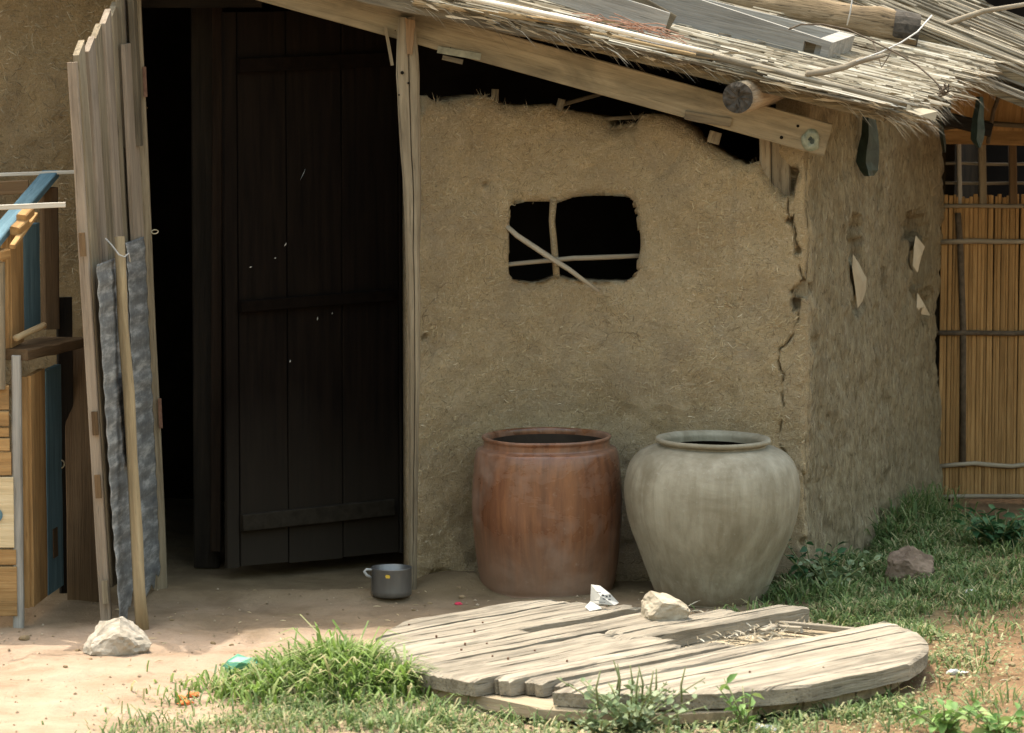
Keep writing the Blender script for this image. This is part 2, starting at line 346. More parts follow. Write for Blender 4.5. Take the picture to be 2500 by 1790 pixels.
def rock(name, c, size, seed, mat, label, cat='rock', sub=4, chop=7, rough=.12):
    bm = bmesh.new(); bmesh.ops.create_icosphere(bm, subdivisions=sub, radius=1); r = random.Random(seed)
    pl = []
    for _ in range(chop):
        d = Vector((r.uniform(-1, 1), r.uniform(-1, 1), r.uniform(-.3, 1))).normalized(); pl.append((d, r.uniform(.55, .82)))
    for v in bm.verts:
        for d, h in pl:
            e = v.co.dot(d)-h
            if e > 0: v.co -= d*e*.97
        v.co *= 1+rough*nz(v.co.x*2+seed, v.co.y*2, v.co.z*2)+rough*.5*nz(v.co.x*6+seed, v.co.y*6, v.co.z*6)+rough*.3*nz(v.co.x*15+seed, v.co.y*15, v.co.z*15)
        v.co = Vector((v.co.x*size[0], v.co.y*size[1], v.co.z*size[2]))
    m = bpy.data.meshes.new(name); bm.to_mesh(m); bm.free()
    o = finish(bpy.data.objects.new(name, m), name, mat, None, Matrix.Translation(Vector(c)))
    return tag(o, label, cat)

# ------------------------------------------------------------------ ground
FEET = [(-1.55, -1.55, 1.2), (-1.3, -1.85, 1.0), (-1.05, -1.42, .5), (-.8, -1.2, 1.4), (-.62, -.75, 1.3), (-.85, -.62, 1.7), (-1.6, -2.2, .9), (-1.25, -2.35, 1.2), (-.95, -.95, 1.5)]
def gh(x, y):
    h = .010*nz(x*1.7, y*1.7, 3) + .009*nz(x*4.3, y*4.3, 13) + .006*nz(x*6, y*6, 1) + .0035*nz(x*19, y*19, 7)
    # worn threshold ridge across the doorway, floor behind it trodden lower
    ry = -.40 + .03*nz(x*3.5, 2.2) + .015*nz(x*9, 4)
    door = sstep(-1.32, -1.15, x)*(1-sstep(-.40, -.28, x))
    h += door*(.030*math.exp(-((y-ry)/.07)**2) - .012*sstep(ry, ry+.15, y))
    # spill of mud along the wall foot, beside the post
    h += .05*math.exp(-((x+.18)/.22)**2)*math.exp(-((y+.16)/.16)**2)
    # knoll under the big tuft; hollow under the front of the reel
    h += .04*math.exp(-((x+.51)/.26)**2)*math.exp(-((y+2.08)/.22)**2)
    h -= .03*math.exp(-((x-.42)/.62)**2)*math.exp(-((y+2.4)/.28)**2)
    for fx, fy, fa in FEET:
        if abs(x-fx) < .2 and abs(y-fy) < .2:
            u_ = (x-fx)*math.cos(fa)+(y-fy)*math.sin(fa); v_ = -(x-fx)*math.sin(fa)+(y-fy)*math.cos(fa); e_ = (u_/.12)**2+(v_/.045)**2
            h += -.012*math.exp(-e_**2)+.005*math.exp(-((e_-1.5)/.5)**2)
    h += .05*sstep(1.15, 1.5, x)*math.exp(-((y-.5)/.9)**2)
    return h
def axis(lo, hi, st, far):
    a = list(np.arange(lo, hi+1e-6, st)); d = st; x = hi; y = lo
    L, Rr = [], []
    while x < far: d *= 1.35; x += d; y -= d; Rr.append(x); L.append(y)
    return L[::-1]+a+Rr
def project(x, y, z):
    q = Vector((x, y, z))-CAM; d = q.dot(_f); return CX+F*q.x/d, CY_-F*q.dot(_u)/d
def blob(px, py, cx, cy, rx, ry): return math.exp(-((px-cx)/rx)**2-((py-cy)/ry)**2)
def grass_cover(px, py):
    """lawn cover read off the photograph, 0..1"""
    d = 1.15*blob(px, py, 2060, 1420, 200, 90)+1.1*blob(px, py, 2260, 1400, 190, 95)+.6*blob(px, py, 2200, 1510, 120, 50)+.9*blob(px, py, 2180, 1290, 100, 50)
    d += .5*blob(px, py, 740, 1745, 240, 50)+.35*blob(px, py, 1000, 1775, 220, 40)+.15*blob(px, py, 1450, 1790, 400, 40)
    d += .7*blob(px, py, 2000, 1740, 260, 42)+.2*blob(px, py, 2350, 1620, 70, 60)+.15*blob(px, py, 2450, 1750, 160, 50)+.3*blob(px, py, 400, 1790, 150, 25)+.4*blob(px, py, 2450, 1440, 100, 60)
    return min(1.3, d)
xs = axis(-2.3, 2.5, .025, 500); ys = axis(-3.4, 2.4, .025, 500)
mb = MB(); cols = []
for yy in ys:
    for xx in xs:
        inner = abs(xx) < 4 and -5 < yy < 4
        mb.v.append((xx, yy, gh(xx, yy) if inner else 0.))
        px, py = project(xx, yy, 0) if inner else (-9999, 0)
        gcv = grass_cover(px, py) if inner else .12
        red = sstep(.35, 1.0, xx+.25*nz(xx*2, yy*2, 5)) if inner else .1
        trodden_shade = (.6*sstep(-1.25, -.9, yy+.2*nz(xx*2, yy*2, 8))+.4*sstep(-.6, -.3, yy))*(1-sstep(1.0, 1.35, xx)) if inner else 0  # trodden brown, deepened to paint the roof's shade into the earth
        under = max(trodden_shade, 0.75*math.exp(-((xx+.1)/.5)**2)*math.exp(-((yy+.55)/.35)**2)) if inner else 0
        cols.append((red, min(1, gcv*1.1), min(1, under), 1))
nx = len(xs)
mb.f = [(j*nx+i, j*nx+i+1, (j+1)*nx+i+1, (j+1)*nx+i) for j in range(len(ys)-1) for i in range(nx-1)]
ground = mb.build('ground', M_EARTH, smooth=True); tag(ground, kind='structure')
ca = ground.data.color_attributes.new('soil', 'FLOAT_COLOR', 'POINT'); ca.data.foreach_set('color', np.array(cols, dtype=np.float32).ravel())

# ------------------------------------------------------------------ the mud hut
hut = empty('mud_hut', (.3, .4, 0), 'mud and straw hut with sloping reed roof, dark open doorway and small barred window', 'hut')
def ywall(x): return interp(x, [(-.45, -.20), (-.30, -.17), (-.12, -.02), (.05, .06), (.25, .06), (.6, -.075), (.98, -.155)])
top_px = [(985, 300), (993, 293), (1034, 254), (1039, 236), (1055, 234), (1076, 249), (1112, 250), (1147, 240), (1175, 233), (1200, 236), (1235, 257), (1288, 259),
          (1344, 256), (1373, 268), (1429, 279), (1464, 289), (1478, 310), (1542, 303), (1556, 282), (1591, 279), (1634, 289), (1658, 305), (1679, 317), (1699, 337),
          (1731, 357), (1767, 381), (1822, 405), (1850, 394), (1862, 420), (1878, 448), (1909, 474), (1936, 468), (1944, 430), (1955, 415), (1978, 405)]
top_xz = []
for a, b in top_px:
    q = P(a, b, -.08); q = P(a, b, ywall(q.x)); top_xz.append((q.x, q.z))
SD = Vector((.655, 1.858, 0)).normalized()                      # side wall runs back and to the right
XC = .985
# columns: path over the ground
path = []; x = -.345
while x < XC:
    path.append((x, ywall(x), 0)); x += .0042 if x > .80 else .0078
c0 = Vector((XC, ywall(XC), 0)); n_front = len(path); Ls = 1.98; d = 0
while d < Ls:
    q = c0 + SD*d; path.append((q.x, q.y, 1 if d > .10 else d/.10)); d += .0055 if d < .12 else .0125
pos = np.array([(a, b) for a, b, _ in path])
sm = pos.copy()
for _ in range(14):
    sm[1:-1] = (sm[:-2]+sm[1:-1]*2+sm[2:])/4
tan = np.gradient(sm, axis=0); tan /= np.linalg.norm(tan, axis=1)[:, None]
nor = np.stack([tan[:, 1], -tan[:, 0]], 1)                       # outward
win_px = [(400, 480), (410, 400), (440, 365), (620, 338), (860, 335), (960, 350), (1050, 320), (1130, 290), (1300, 270), (1500, 262), (1680, 268), (1750, 300), (1790, 400),
          (1820, 500), (1835, 700), (1835, 860), (1825, 1000), (1820, 1080), (1760, 1160), (1680, 1215), (1500, 1212), (1340, 1215), (1100, 1205), (1020, 1175), (940, 1165),
          (880, 1180), (800, 1220), (680, 1240), (560, 1215), (470, 1185), (430, 1130), (425, 1000), (405, 850), (400, 650)]
win = []
for a, b in win_px:
    q = P(1150+a/4.536, 420+b/4.536, .04); win.append((q.x, q.z))
def inpoly(x, z, poly):
    r = False; n = len(poly)
    for i in range(n):
        (a, b), (c, d) = poly[i], poly[i-1]
        if (b > z) != (d > z) and x < (c-a)*(z-b)/(d-b)+a: r = not r
    return r
def nearest(x, z, poly, closed=True):
    best = (1e9, x, z); n = len(poly)
    for i in range(n if closed else n-1):
        (a, b), (c, d) = poly[i], poly[(i+1) % n]
        L2 = (c-a)**2+(d-b)**2; t = max(0, min(1, ((x-a)*(c-a)+(z-b)*(d-b))/L2)) if L2 else 0
        q = (a+t*(c-a), b+t*(d-b)); e = math.hypot(x-q[0], z-q[1])
        if e < best[0]: best = (e, *q)
    return best
crack_px = [(1925, 470), (1928, 535), (1940, 560), (1946, 600), (1950, 640), (1962, 680), (1950, 705), (1946, 745), (1950, 775), (1940, 805), (1922, 835), (1905, 850), (1900, 880),
            (1912, 925), (1908, 960), (1914, 1000), (1904, 1050), (1903, 1090), (1930, 1120), (1958, 1150), (1972, 1190), (1970, 1230), (1980, 1290), (1966, 1350)]
crack = [(P(a, b, -.13).x, P(a, b, -.13).z) for a, b in crack_px]
for _ in range(2):                                                 # split and jitter so that it runs ragged
    crack = [q for (a, b), (c, d) in zip(crack, crack[1:]) for q in ((a, b), ((a+c)/2+.011*nz(a*50, b*50, _), (b+d)/2))]+[crack[-1]]
crack2 = [(P(a, b, -.1).x, P(a, b, -.1).z) for a, b in [(1490, 310), (1560, 370), (1600, 440), (1640, 400), (1680, 350)]]
holes = [(1962, 704, 29, 15, .22), (1942, 735, 12, 18, .10), (1926, 535, 9, 7, .04), (1945, 610, 9, 9, .03), (1975, 1190, 10, 10, .04), (1970, 1260, 12, 12, .04), (1960, 1320, 12, 14, .04),
         (1110, 1440, 60, 16, .05), (1070, 1400, 30, 14, .03), (1040, 820, 8, 8, .03), (1190, 455, 5, 7, .02), (1920, 470, 18, 8, .04)]
holes = [(P(a, b, -.1).x, P(a, b, -.1).z, c/725, d/725, e) for a, b, c, d, e in holes]
def side_at(px, py):                                             # place on the side wall plane seen at a pixel
    dd = ray(px, py); nn = Vector((SD.y, -SD.x, 0)); t = (c0-CAM).dot(nn)/dd.dot(nn); return CAM+dd*t
sholes = []
for px, py, L_, h_, dep in [(2083, 560, .10, .05, .07), (2088, 610, .09, .05, .05), (2095, 750, .10, .04, .04), (2240, 555, .13, .06, .09), (2250, 640, .12, .09, .08), (2248, 700, .13, .06, .09), (2262, 750, .12, .07, .06), (2150, 470, .03, .07, .035), (2160, 690, .025, .06, .03)]:
    q = side_at(px, py); sholes.append(((q-c0).dot(SD), q.z, L_, h_, dep))
NR = 226; V = []; SIDE = []; N3 = []
for i, (x, y, s) in enumerate(path):
    if i < n_front: zt = interp(x, top_xz) + .006*nz(x*60, 1)
    else:
        dd = (Vector((x, y, 0))-c0).dot(SD)
        zt = roofz(x, y)-.012 if dd > .035 else interp(XC, top_xz)+dd*3
        zt += .012*nz(x*40, 3)
    nx_, ny_ = nor[i]
    for j in range(NR+1):
        v = j/NR; z = -.06+(zt+.06)*v
        bx, by = sm[i]
        o = .020*nz(x*3.2, z*3.2, y*3)+.014*nz(x*8, z*8, y*8)+.005*nz(x*24, z*24, y*14)+.0028*nz(x*55, z*55, y*30)
        if s > 0:
            dd = (Vector((x, y, 0))-c0).dot(SD)
            o += s*(.013*nz(dd*13, z*6, 4)+.012*nz(dd*26, z*11, 8)+.007*nz(dd*38, z*24, 2)+.02*nz(dd*2.2, z*1.3, 9)-.035*max(0, nz(dd*15, z*9, 33)-.2)-.02*max(0, nz(dd*30, z*20, 35)-.25))
            o += .03*s*max(0, 1-z/.3)*.6
            for a, b, L_, h_, dep in sholes:
                e = ((dd-a)/L_)**2+((z-b)/h_)**2
                if e < 4: o -= dep*(1-sstep(.4, 1.3, e*(1+.6*nz(dd*22, z*30))))
        if s < 1:
            f = (1-s)
            o += f*.05*math.exp(-max(0, z)/.10)*(1+.5*nz(x*8, 3)+.6*nz(x*14, z*14))      # washed-out, slumped foot
            o += f*.02*nz(x*9, z*9, 17)*math.exp(-max(0, z)/.35)
            if .75 < x:
                e, qx, qz = nearest(x, z, crack, False)
                wv = max(.0017, .0022*(1+1.2*nz(z*9, 2)))
                o -= f*.03*math.exp(-(e/wv)**2)*sstep(-.15, .2, nz(z*13, 5)+.08); o += f*.006*sstep(0, .03, e)*(1 if x < qx else -.3)
            if z > 1.25 and .2 < x < .8:
                e, qx, qz = nearest(x, z, crack2, False); o -= .012*math.exp(-(e/.012)**2)
            for a, b, rx, rz, dep in holes:
                e = ((x-a)/rx)**2+((z-b)/rz)**2
                if e < 5: o -= f*dep*(1-sstep(.5, 1.3, e*(1+.7*nz(x*40, z*40))))
            ed = zt-z
            if ed < .05: o -= f*.035*(1-ed/.05)**2                                         # rounded, crumbled top
            lx = x+.345
            if lx < .03: o -= .02*(1-lx/.03)**2
            if .0 < x < .5 and z > .8:
                e = nearest(x, z, win)[0]
                if e < .035 and not inpoly(x, z, win): o -= .022*(1-e/.035)**2
        V.append((bx+nx_*o, by+ny_*o, z)); SIDE.append(s); N3.append((nx_, ny_))
nc = len(path)
V = np.array(V); dead = np.zeros(len(V), bool); faces = []
for i in range(nc-1):
    for j in range(NR):
        q = (i*(NR+1)+j, (i+1)*(NR+1)+j, (i+1)*(NR+1)+j+1, i*(NR+1)+j+1)
        cx_ = (path[i][0]+path[i+1][0])/2; cz_ = (V[q[0]][2]+V[q[2]][2])/2
        if i < n_front and .0 < cx_ < .5 and .8 < cz_ and inpoly(cx_, cz_, win): continue
        faces.append(q)
# snap the raw edge of the window onto its outline
cnt = {}
for q in faces:
    for a in q: cnt[a] = cnt.get(a, 0)+1
for a, c in cnt.items():
    i, j = divmod(a, NR+1)
    if c < 4 and 0 < i < nc-1 and 0 < j < NR and path[i][0] < .6:
        e, qx, qz = nearest(path[i][0], V[a][2], win)
        if e < .02: V[a][0] += qx-path[i][0]; V[a][2] = qz
used = sorted(cnt); remap = {a: k_ for k_, a in enumerate(used)}
mb = MB(); mb.v = [tuple(V[a]) for a in used]; mb.f = [tuple(remap[a] for a in q) for q in faces]
nu = len(used); ecount = {}
for q in mb.f:
    for a, b in zip(q, q[1:]+q[:1]): ecount[(a, b)] = 1
inner = []
for a in used:
    i, j = divmod(a, NR+1); dx = V[a][0]-(sm[i][0]+0) if i < n_front else 0.
    inner.append((sm[i][0]-nor[i][0]*.115+(dx if cnt[a] < 4 and i > 0 else 0), sm[i][1]-nor[i][1]*.115, V[a][2]))
mb.v += inner
rim = [(b, a, a+nu, b+nu) for (a, b) in ecount if (b, a) not in ecount]
mb.f += [tuple(a+nu for a in q[::-1]) for q in mb.f]+rim
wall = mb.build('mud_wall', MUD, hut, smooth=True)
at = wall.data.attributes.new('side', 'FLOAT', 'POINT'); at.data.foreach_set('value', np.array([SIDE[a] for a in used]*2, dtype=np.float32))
# chopped straw worked into the mud
def straws(name, n, pick, mat, parent, lo, hi, wd, seed):
    r = random.Random(seed); mb = MB()
    for _ in range(n):
        got = pick(r)
        if got is None: continue
        p, nn, ang = got
        n3 = Vector((nn[0], nn[1], 0)); t = Vector((-nn[1], nn[0], 0)); L = r.uniform(lo, hi)*r.uniform(.5, 1)
        d = t*math.cos(ang)+Vector((0, 0, 1))*math.sin(ang); q = n3.cross(d).normalized(); b = r.gauss(0, .07)*L
        lift = r.uniform(.0, .0022); ww = wd*r.uniform(.6, 1.3)
        a0 = Vector(p)-d*L/2; a1 = Vector(p)+q*b+n3*lift; a2 = Vector(p)+d*L/2+n3*r.uniform(-.003, .003)
        mb.add([a0-q*ww*.4, a0+q*ww*.4, a1-q*ww/2+n3*.0008, a1+q*ww/2, a2-q*ww*.3, a2+q*ww*.3], [(0, 1, 3, 2), (2, 3, 5, 4)])
    o = mb.build(name, mat, parent); return tag(o, kind='stuff')
usedset = set(used)
COLX = np.array([q[0] for q in path[:n_front]])
def pick_front(r):
    i = min(n_front+6, max(2, int(np.searchsorted(COLX, r.uniform(-.34, XC+.01))))); j = int(r.random()**.85*NR); a = i*(NR+1)+j
    if a not in usedset: return None
    if nz(path[i][0]*5, V[a][2]*5, 40)+.6*nz(path[i][0]*15, V[a][2]*15, 41) < r.uniform(-.35, .55): return None
    if 0 < path[i][0] < .5 and V[a][2] > .8 and nearest(path[i][0], V[a][2], win)[0] < .022 and r.random() < .92: return None
    sw = 3.2*nz(path[i][0]*5, V[a][2]*5, 60)
    return V[a]+np.array([N3[a][0], N3[a][1], 0])*.0012, N3[a], sw+r.gauss(0, .9)
straws('wall_straw', 14000, pick_front, M_STRAW, hut, .008, .036, .0014, 3)
def pick_side(r):
    i = r.randrange(n_front+4, nc-2); j = r.randrange(2, NR-1); a = i*(NR+1)+j
    return V[a]+np.array([N3[a][0], N3[a][1], 0])*.001, N3[a], math.pi/2+r.gauss(0, .7)
straws('side_straw', 3500, pick_side, M_STRAW2, hut, .02, .05, .0018, 4)
r = random.Random(8); mb = MB()                                    # stubble sticking out of the broken top edge
for _ in range(900):
    i = r.randrange(4, n_front-2); zt = interp(path[i][0], top_xz); p = Vector((*sm[i], zt-.012)) + Vector((0, r.uniform(-.01, .08), 0))
    dens = .25+blob(path[i][0], 0, P(1180, 0, 0).x, 0, .05, 1)*1.5+blob(path[i][0], 0, P(1520, 0, 0).x, 0, .06, 1)*2+blob(path[i][0], 0, P(1680, 0, 0).x, 0, .08, 1)
    if r.random() > dens*.6: continue
    d = Vector((r.gauss(0, .6), r.uniform(-.8, .2), r.uniform(.1, 1))).normalized(); L = r.uniform(.012, .04); q = d.cross(Vector((0, 1, 0))).normalized()*.001
    mb.add([p-q, p+q, p+d*L], [(0, 1, 2)])
tag(mb.build('top_stubble', M_STRAW2, hut), kind='stuff')

# left stretch of wall, older and darker, behind the cupboard
mb = MB(); lv = []; nxl, nzl = 190, 150; xl0, xl1 = -3.3, -1.262
for j in range(nzl+1):
    for i in range(nxl+1):
        x = xl0+(xl1-xl0)*i/nxl; z = -.05+(2.62)*j/nzl
        o = .02*nz(x*3, z*3, 30)+.012*nz(x*10, z*10, 31)+.007*nz(x*26, z*26, 33)+.004*nz(x*50, z*50, 35)
        zz = min(z, roofz(x, -.1)-.01)
        mb.v.append((x, -.13-o, zz))
mb.f = [(j*(nxl+1)+i, j*(nxl+1)+i+1, (j+1)*(nxl+1)+i+1, (j+1)*(nxl+1)+i) for j in range(nzl) for i in range(nxl)]
lv = list(mb.v); lw = mb.build('mud_wall', MUD2, hut, smooth=True)
m_ = lw.modifiers.new('thickness', 'SOLIDIFY'); m_.thickness = .12; m_.offset = -1; m_.use_rim = True
def pick_left(r):
    i = r.randrange(60, nxl-1); j = r.randrange(2, nzl-8); p = lv[j*(nxl+1)+i]
    return (p[0]+r.uniform(-.006, .006), p[1]-.0015, p[2]), (0, -1), 3*nz(p[0]*4, p[2]*4, 70)+r.gauss(0, .9)
straws('wall_straw', 9000, pick_left, M_STRAW3, hut, .012, .05, .0017, 9)

# hidden back walls and floor of the room, near-black colour stands in for indoor shade
ce = c0+SD*Ls
def slab(name, a, b, z0, z1, th, mat, parent):
    a = Vector((*a, z0)); b = Vector((*b, z0)); L = (b-a).length
    M, _ = frame(a, b, (0, 0, 1)); mb_ = MB().box((L/2, (z1-z0)/2, 0), (L, z1-z0, th)); return mb_.build(name, mat, parent, M)
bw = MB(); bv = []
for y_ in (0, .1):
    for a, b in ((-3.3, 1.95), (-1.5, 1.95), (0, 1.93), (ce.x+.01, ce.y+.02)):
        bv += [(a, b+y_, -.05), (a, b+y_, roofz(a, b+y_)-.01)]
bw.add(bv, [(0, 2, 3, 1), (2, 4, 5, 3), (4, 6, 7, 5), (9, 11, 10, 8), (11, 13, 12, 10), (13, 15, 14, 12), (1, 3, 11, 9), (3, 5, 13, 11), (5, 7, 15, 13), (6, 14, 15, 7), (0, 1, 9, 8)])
bw.build('back_wall', M_SHADEMUD, hut)
slab('end_wall', (-3.25, -.05), (-3.25, 1.9), -.05, 2.6, .1, M_SHADEMUD, hut)
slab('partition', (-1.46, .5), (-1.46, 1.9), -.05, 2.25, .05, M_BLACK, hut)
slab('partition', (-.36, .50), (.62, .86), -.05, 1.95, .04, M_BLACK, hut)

# rafter, posts, log
def board_px(name, a, b, y, wpx, t, mat, parent, y1=None, wdir=None, **k):
    y1 = y if y1 is None else y1; p0 = P(*a, y); p1 = P(*b, y1); sc_ = F/((y+y1)/2+14)
    dv = (p1-p0).normalized(); wd = Vector(wdir) if wdir else dv.cross(Vector((0, 1, 0)))
    if isinstance(wpx, tuple): return plank(name, p0, p1, wpx[0]/sc_, t, mat, parent, wd, w1=wpx[1]/sc_, **k)
    return plank(name, p0, p1, wpx/sc_, t, mat, parent, wd, **k)
raft = board_px('rafter', (420, -99), (2021, 342), -.215, 81, .036, W_RAFT, hut, seg=24, edge=.02, bev=.08)
tag(raft, 'long stained plank rafter above the doorway and wall')
board_px('bracket', (1068, 121), (1174, 139), -.237, 17, .004, plain('verdigris', (.15, .15, .11), (.26, .255, .19), 30, .8, .3), raft, seg=3)
board_px('bracket', (1080, 140), (1130, 152), -.225, 12, .01, W_BARK, raft, seg=3)
board_px('bracket', (1672, 281), (1785, 300), -.238, 22, .008, W_BARK, raft, seg=3, edge=.15)
# broken bottle end let into the rafter's end
bp = P(1981, 342, -.234); bmb = MB(); ring = []
for rr, yo in ((24, .0), (21, -.006), (14, -.008), (9, -.005), (4, -.004)):
    ring.append([(bp.x+rr/733*math.cos(t)*(1+.4*nz(math.cos(t)*1.7, math.sin(t)*1.7)), bp.y+yo, bp.z+1.15*rr/733*math.sin(t)) for t in [2*math.pi*j/20 for j in range(20)]])
bmb.v = [v for q in ring for v in q]; bmb.f = [(i*20+j, (i+1)*20+j, (i+1)*20+(j+1) % 20, i*20+(j+1) % 20) for i in range(4) for j in range(20)]+[tuple(range(80, 100))]
bo = bmb.build('bottle_end', M_GLASS, raft, smooth=True); bo['label'] = 'pale green round bottle end on the rafter tip'
def dark_disc(px, py, y, r, parent, mat=M_BLACK):
    q = P(px, py, y); m2 = MB(); m2.tube([q, q+Vector((0, .006, 0))], r, 10); return m2.build('nail_hole', mat, parent)
for a, b, r_ in ((1977, 338, .008), (1984, 347, .009)): dark_disc(a, b, -.2385-.0005*r_*100, r_, bo, M_GREENSTRIP)
for a, b, r_ in ((1948, 308, .005), (1908, 336, .006), (1160, 140, .003), (1100, 118, .003)): dark_disc(a, b, -.2352, r_, raft)
# door post
q0, q1 = P(1010, 1452, -.285), P(992, 42, -.262)
M, L = frame(q0, q1, (1, 0, 0)); pm = MB(); vs = []; seg = 30
for i in range(seg+1):
    u = i/seg; wd = interp(u, [(0, .026), (.35, .036), (.6, .047), (.8, .070), (.9, .078), (.96, .068), (1, .052)]); off = interp(u, [(0, 0.004), (.4, -.012), (.7, -.013), (.85, -.004), (1, 0)])
    wob = .003*nz(u*9, 3); c = .008
    for a, b in ((-wd/2+c, -.03), (wd/2-c, -.03), (wd/2, -.02), (wd/2, .02), (wd/2-c, .03), (wd*.1, .03+.002*nz(u*14)), (wd*.06, .021), (wd*.02, .03), (-wd/2+c, .03), (-wd/2, .02), (-wd/2, -.02)):
        vs.append((u*L, a-off+wob+.002*nz(u*20, a*90), -b))
ns = 11
pm.add(vs, [(i*ns+j, (i+1)*ns+j, (i+1)*ns+(j+1) % ns, i*ns+(j+1) % ns) for i in range(seg) for j in range(ns)]+[tuple(range(ns)), tuple(range(seg*ns, seg*ns+ns))[::-1]])
dpost = pm.build('door_post', W_POST, hut, M); dpost['label'] = 'weathered leaning door post at the edge of the mud wall'
board_px('splinter', (1002, 44), (1000, 135), -.298, (28, 12), .006, wood('split_heart', (.09, .055, .03), (.17, .105, .055), (.24, .155, .085)), dpost, seg=5, edge=.25, ragged=.01)
for a, b, r_ in ((982, 178, .006), (997, 203, .004), (974, 232, .003), (965, 75, .002), (1014, 928, .005)): dark_disc(a, b, -.2975, r_, dpost)
board_px('splinter', (941, 66), (958, 160), -.25, 8, .008, W_POST, dpost, seg=5)
# short corner post and wedges under the rafter's end
board_px('corner_post', (1868, 500), (1868, 325), -.075, 27, .04, W_POST, hut, seg=8, edge=.05)
board_px('corner_post', (1907, 500), (1905, 335), -.07, 46, .05, W_POST, hut, seg=8, edge=.05, w1=None)
board_px('corner_post', (1938, 420), (1940, 180), .02, 20, .04, W_BARK, hut, seg=8)
for a, b, c, d, yy in ((1207, 262, 1209, 218, .10, ), (1365, 268, 1372, 242, -.02)):
    board_px('wall_stake', (a, b), (c, d), yy, 18, .03, W_BARK, hut, seg=4, edge=.1)
board_px('wall_stake', (1370, 256), (1480, 226), .0, 9, .02, W_BARK, hut, y1=.18, seg=4)
board_px('wall_stake', (1470, 291), (1590, 284), .10, 9, .02, W_BARK, hut, seg=4)
board_px('wall_stake', (1740, 350), (1748, 322), -.1, 30, .02, W_BARK, hut, seg=4)
# round purlin poking out over the rafter
la = P(1806, 237, -.47); lb = P(1990, 190, .5)
lbm = MB(); pts = [la.lerp(lb, i/10) for i in range(11)]
lg = stick('purlin_log', pts, [.051, .055, .052, .051, .051, .05, .05, .05, .05, .05, .05], W_LOG, hut, sides=20, jit=.06)
lg['label'] = 'round split log end poking out above the rafter'
M, L = frame(la, lb, (0, 0, 1)); em = MB(); rng = random.Random(5)
ev = [(0, 0, 0)]; ne = 24
for ring_, rr in ((1, .020), (2, .037), (3, .0515)):
    for j in range(ne):
        t = 2*math.pi*j/ne; ev.append((-.004+(.016*nz(j*.9, ring_*3.3) if ring_ < 3 else .0), rr*math.cos(t)*(1+.05*nz(j, ring_)), rr*math.sin(t)))
ef = [(0, 1+(j+1) % ne, 1+j) for j in range(ne)]+[(1+i*ne+j, 1+i*ne+(j+1) % ne, 1+(i+1)*ne+(j+1) % ne, 1+(i+1)*ne+j) for i in range(2) for j in range(ne)]
em.add([(x_-.022, y_, z_) for x_, y_, z_ in ev], ef); em.build('log_end', W_END, lg, M)

# window bars
winE = bpy.data.objects.new('window', None); finish(winE, 'window', None, hut, Matrix.Translation(P(1395, 590, .1))); winE['label'] = 'small rough window hole barred with sticks'
stick('bar', [P(1352, 480, .075), P(1347, 540, .08), P(1353, 600, .078), P(1362, 715, .075)], [.013, .011, .0125, .012], MUD, winE)
b1 = stick('bar', [P(1222, 648, .05), P(1300, 640, .05), P(1400, 631, .05), P(1480, 628, .05), P(1575, 624, .05)], [.0075, .008, .0085, .0085, .007], W_TWIG, winE)
stick('bar', [P(1232, 548, .035), P(1262, 575, .022), P(1330, 620, .0), P(1390, 658, -.005), P(1462, 712, -.012)], [.009, .010, .0095, .009, .006], W_TWIG, winE, sides=7, jit=.15)

# doorway: inner frame and half-open plank door, doorway shade put into their near-black colours
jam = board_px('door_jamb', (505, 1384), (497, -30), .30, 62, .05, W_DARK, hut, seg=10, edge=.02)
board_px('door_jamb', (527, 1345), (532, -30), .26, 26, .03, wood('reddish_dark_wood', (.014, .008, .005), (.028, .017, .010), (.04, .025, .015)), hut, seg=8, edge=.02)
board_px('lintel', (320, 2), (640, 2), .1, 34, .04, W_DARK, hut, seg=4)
door = bpy.data.objects.new('door', None)
d0 = Vector((P(551, 1393, 0).x, -.0, .035)); d1 = Vector((P(982, 1353, .36).x, .36, .035)); du = (d1-d0).normalized(); Wd = (d1-d0).length
finish(door, 'door', None, hut, Matrix.Translation(d0)); door['label'] = 'dark plank door standing half open inside the doorway'
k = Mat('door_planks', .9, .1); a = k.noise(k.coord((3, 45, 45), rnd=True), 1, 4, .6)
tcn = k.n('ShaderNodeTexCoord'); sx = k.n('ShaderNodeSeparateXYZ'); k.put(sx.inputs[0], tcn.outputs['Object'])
foot_light = k.ramp(k.math('ADD', k.math('MULTIPLY', sx.outputs[0], 1.3), k.math('MULTIPLY', k.noise(k.coord((2, 5, 5), rnd=True), 1, 4), .35)), [(.15, 1.), (.95, 0.)])  # paler foot paints in light thrown up by the bright ground
M_DOOR = k.col(k.mix(k.math('MULTIPLY', foot_light, .6), k.ramp(a, [(.3, (.0035, .0022, .0014)), (.7, (.010, .0062, .0038))]), (.046, .037, .027))); k.bump(a, .3, .004)
M_BATTEN = plain('shaded_batten', (.0035, .0023, .0015), (.008, .0052, .0035), 30, .95, .2, .05); M_BATTEN2 = plain('lit_batten', (.020, .016, .011), (.036, .029, .021), 30, .95, .2, .05)  # batten colours carry the light: upper ones shaded, lowest one lit
edges = [0, .052, .24, .455, .68, Wd]
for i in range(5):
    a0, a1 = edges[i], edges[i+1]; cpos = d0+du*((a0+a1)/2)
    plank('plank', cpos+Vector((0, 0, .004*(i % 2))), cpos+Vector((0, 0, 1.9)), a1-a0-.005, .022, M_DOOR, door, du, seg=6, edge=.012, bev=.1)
nf = Vector((du.y, -du.x, 0))
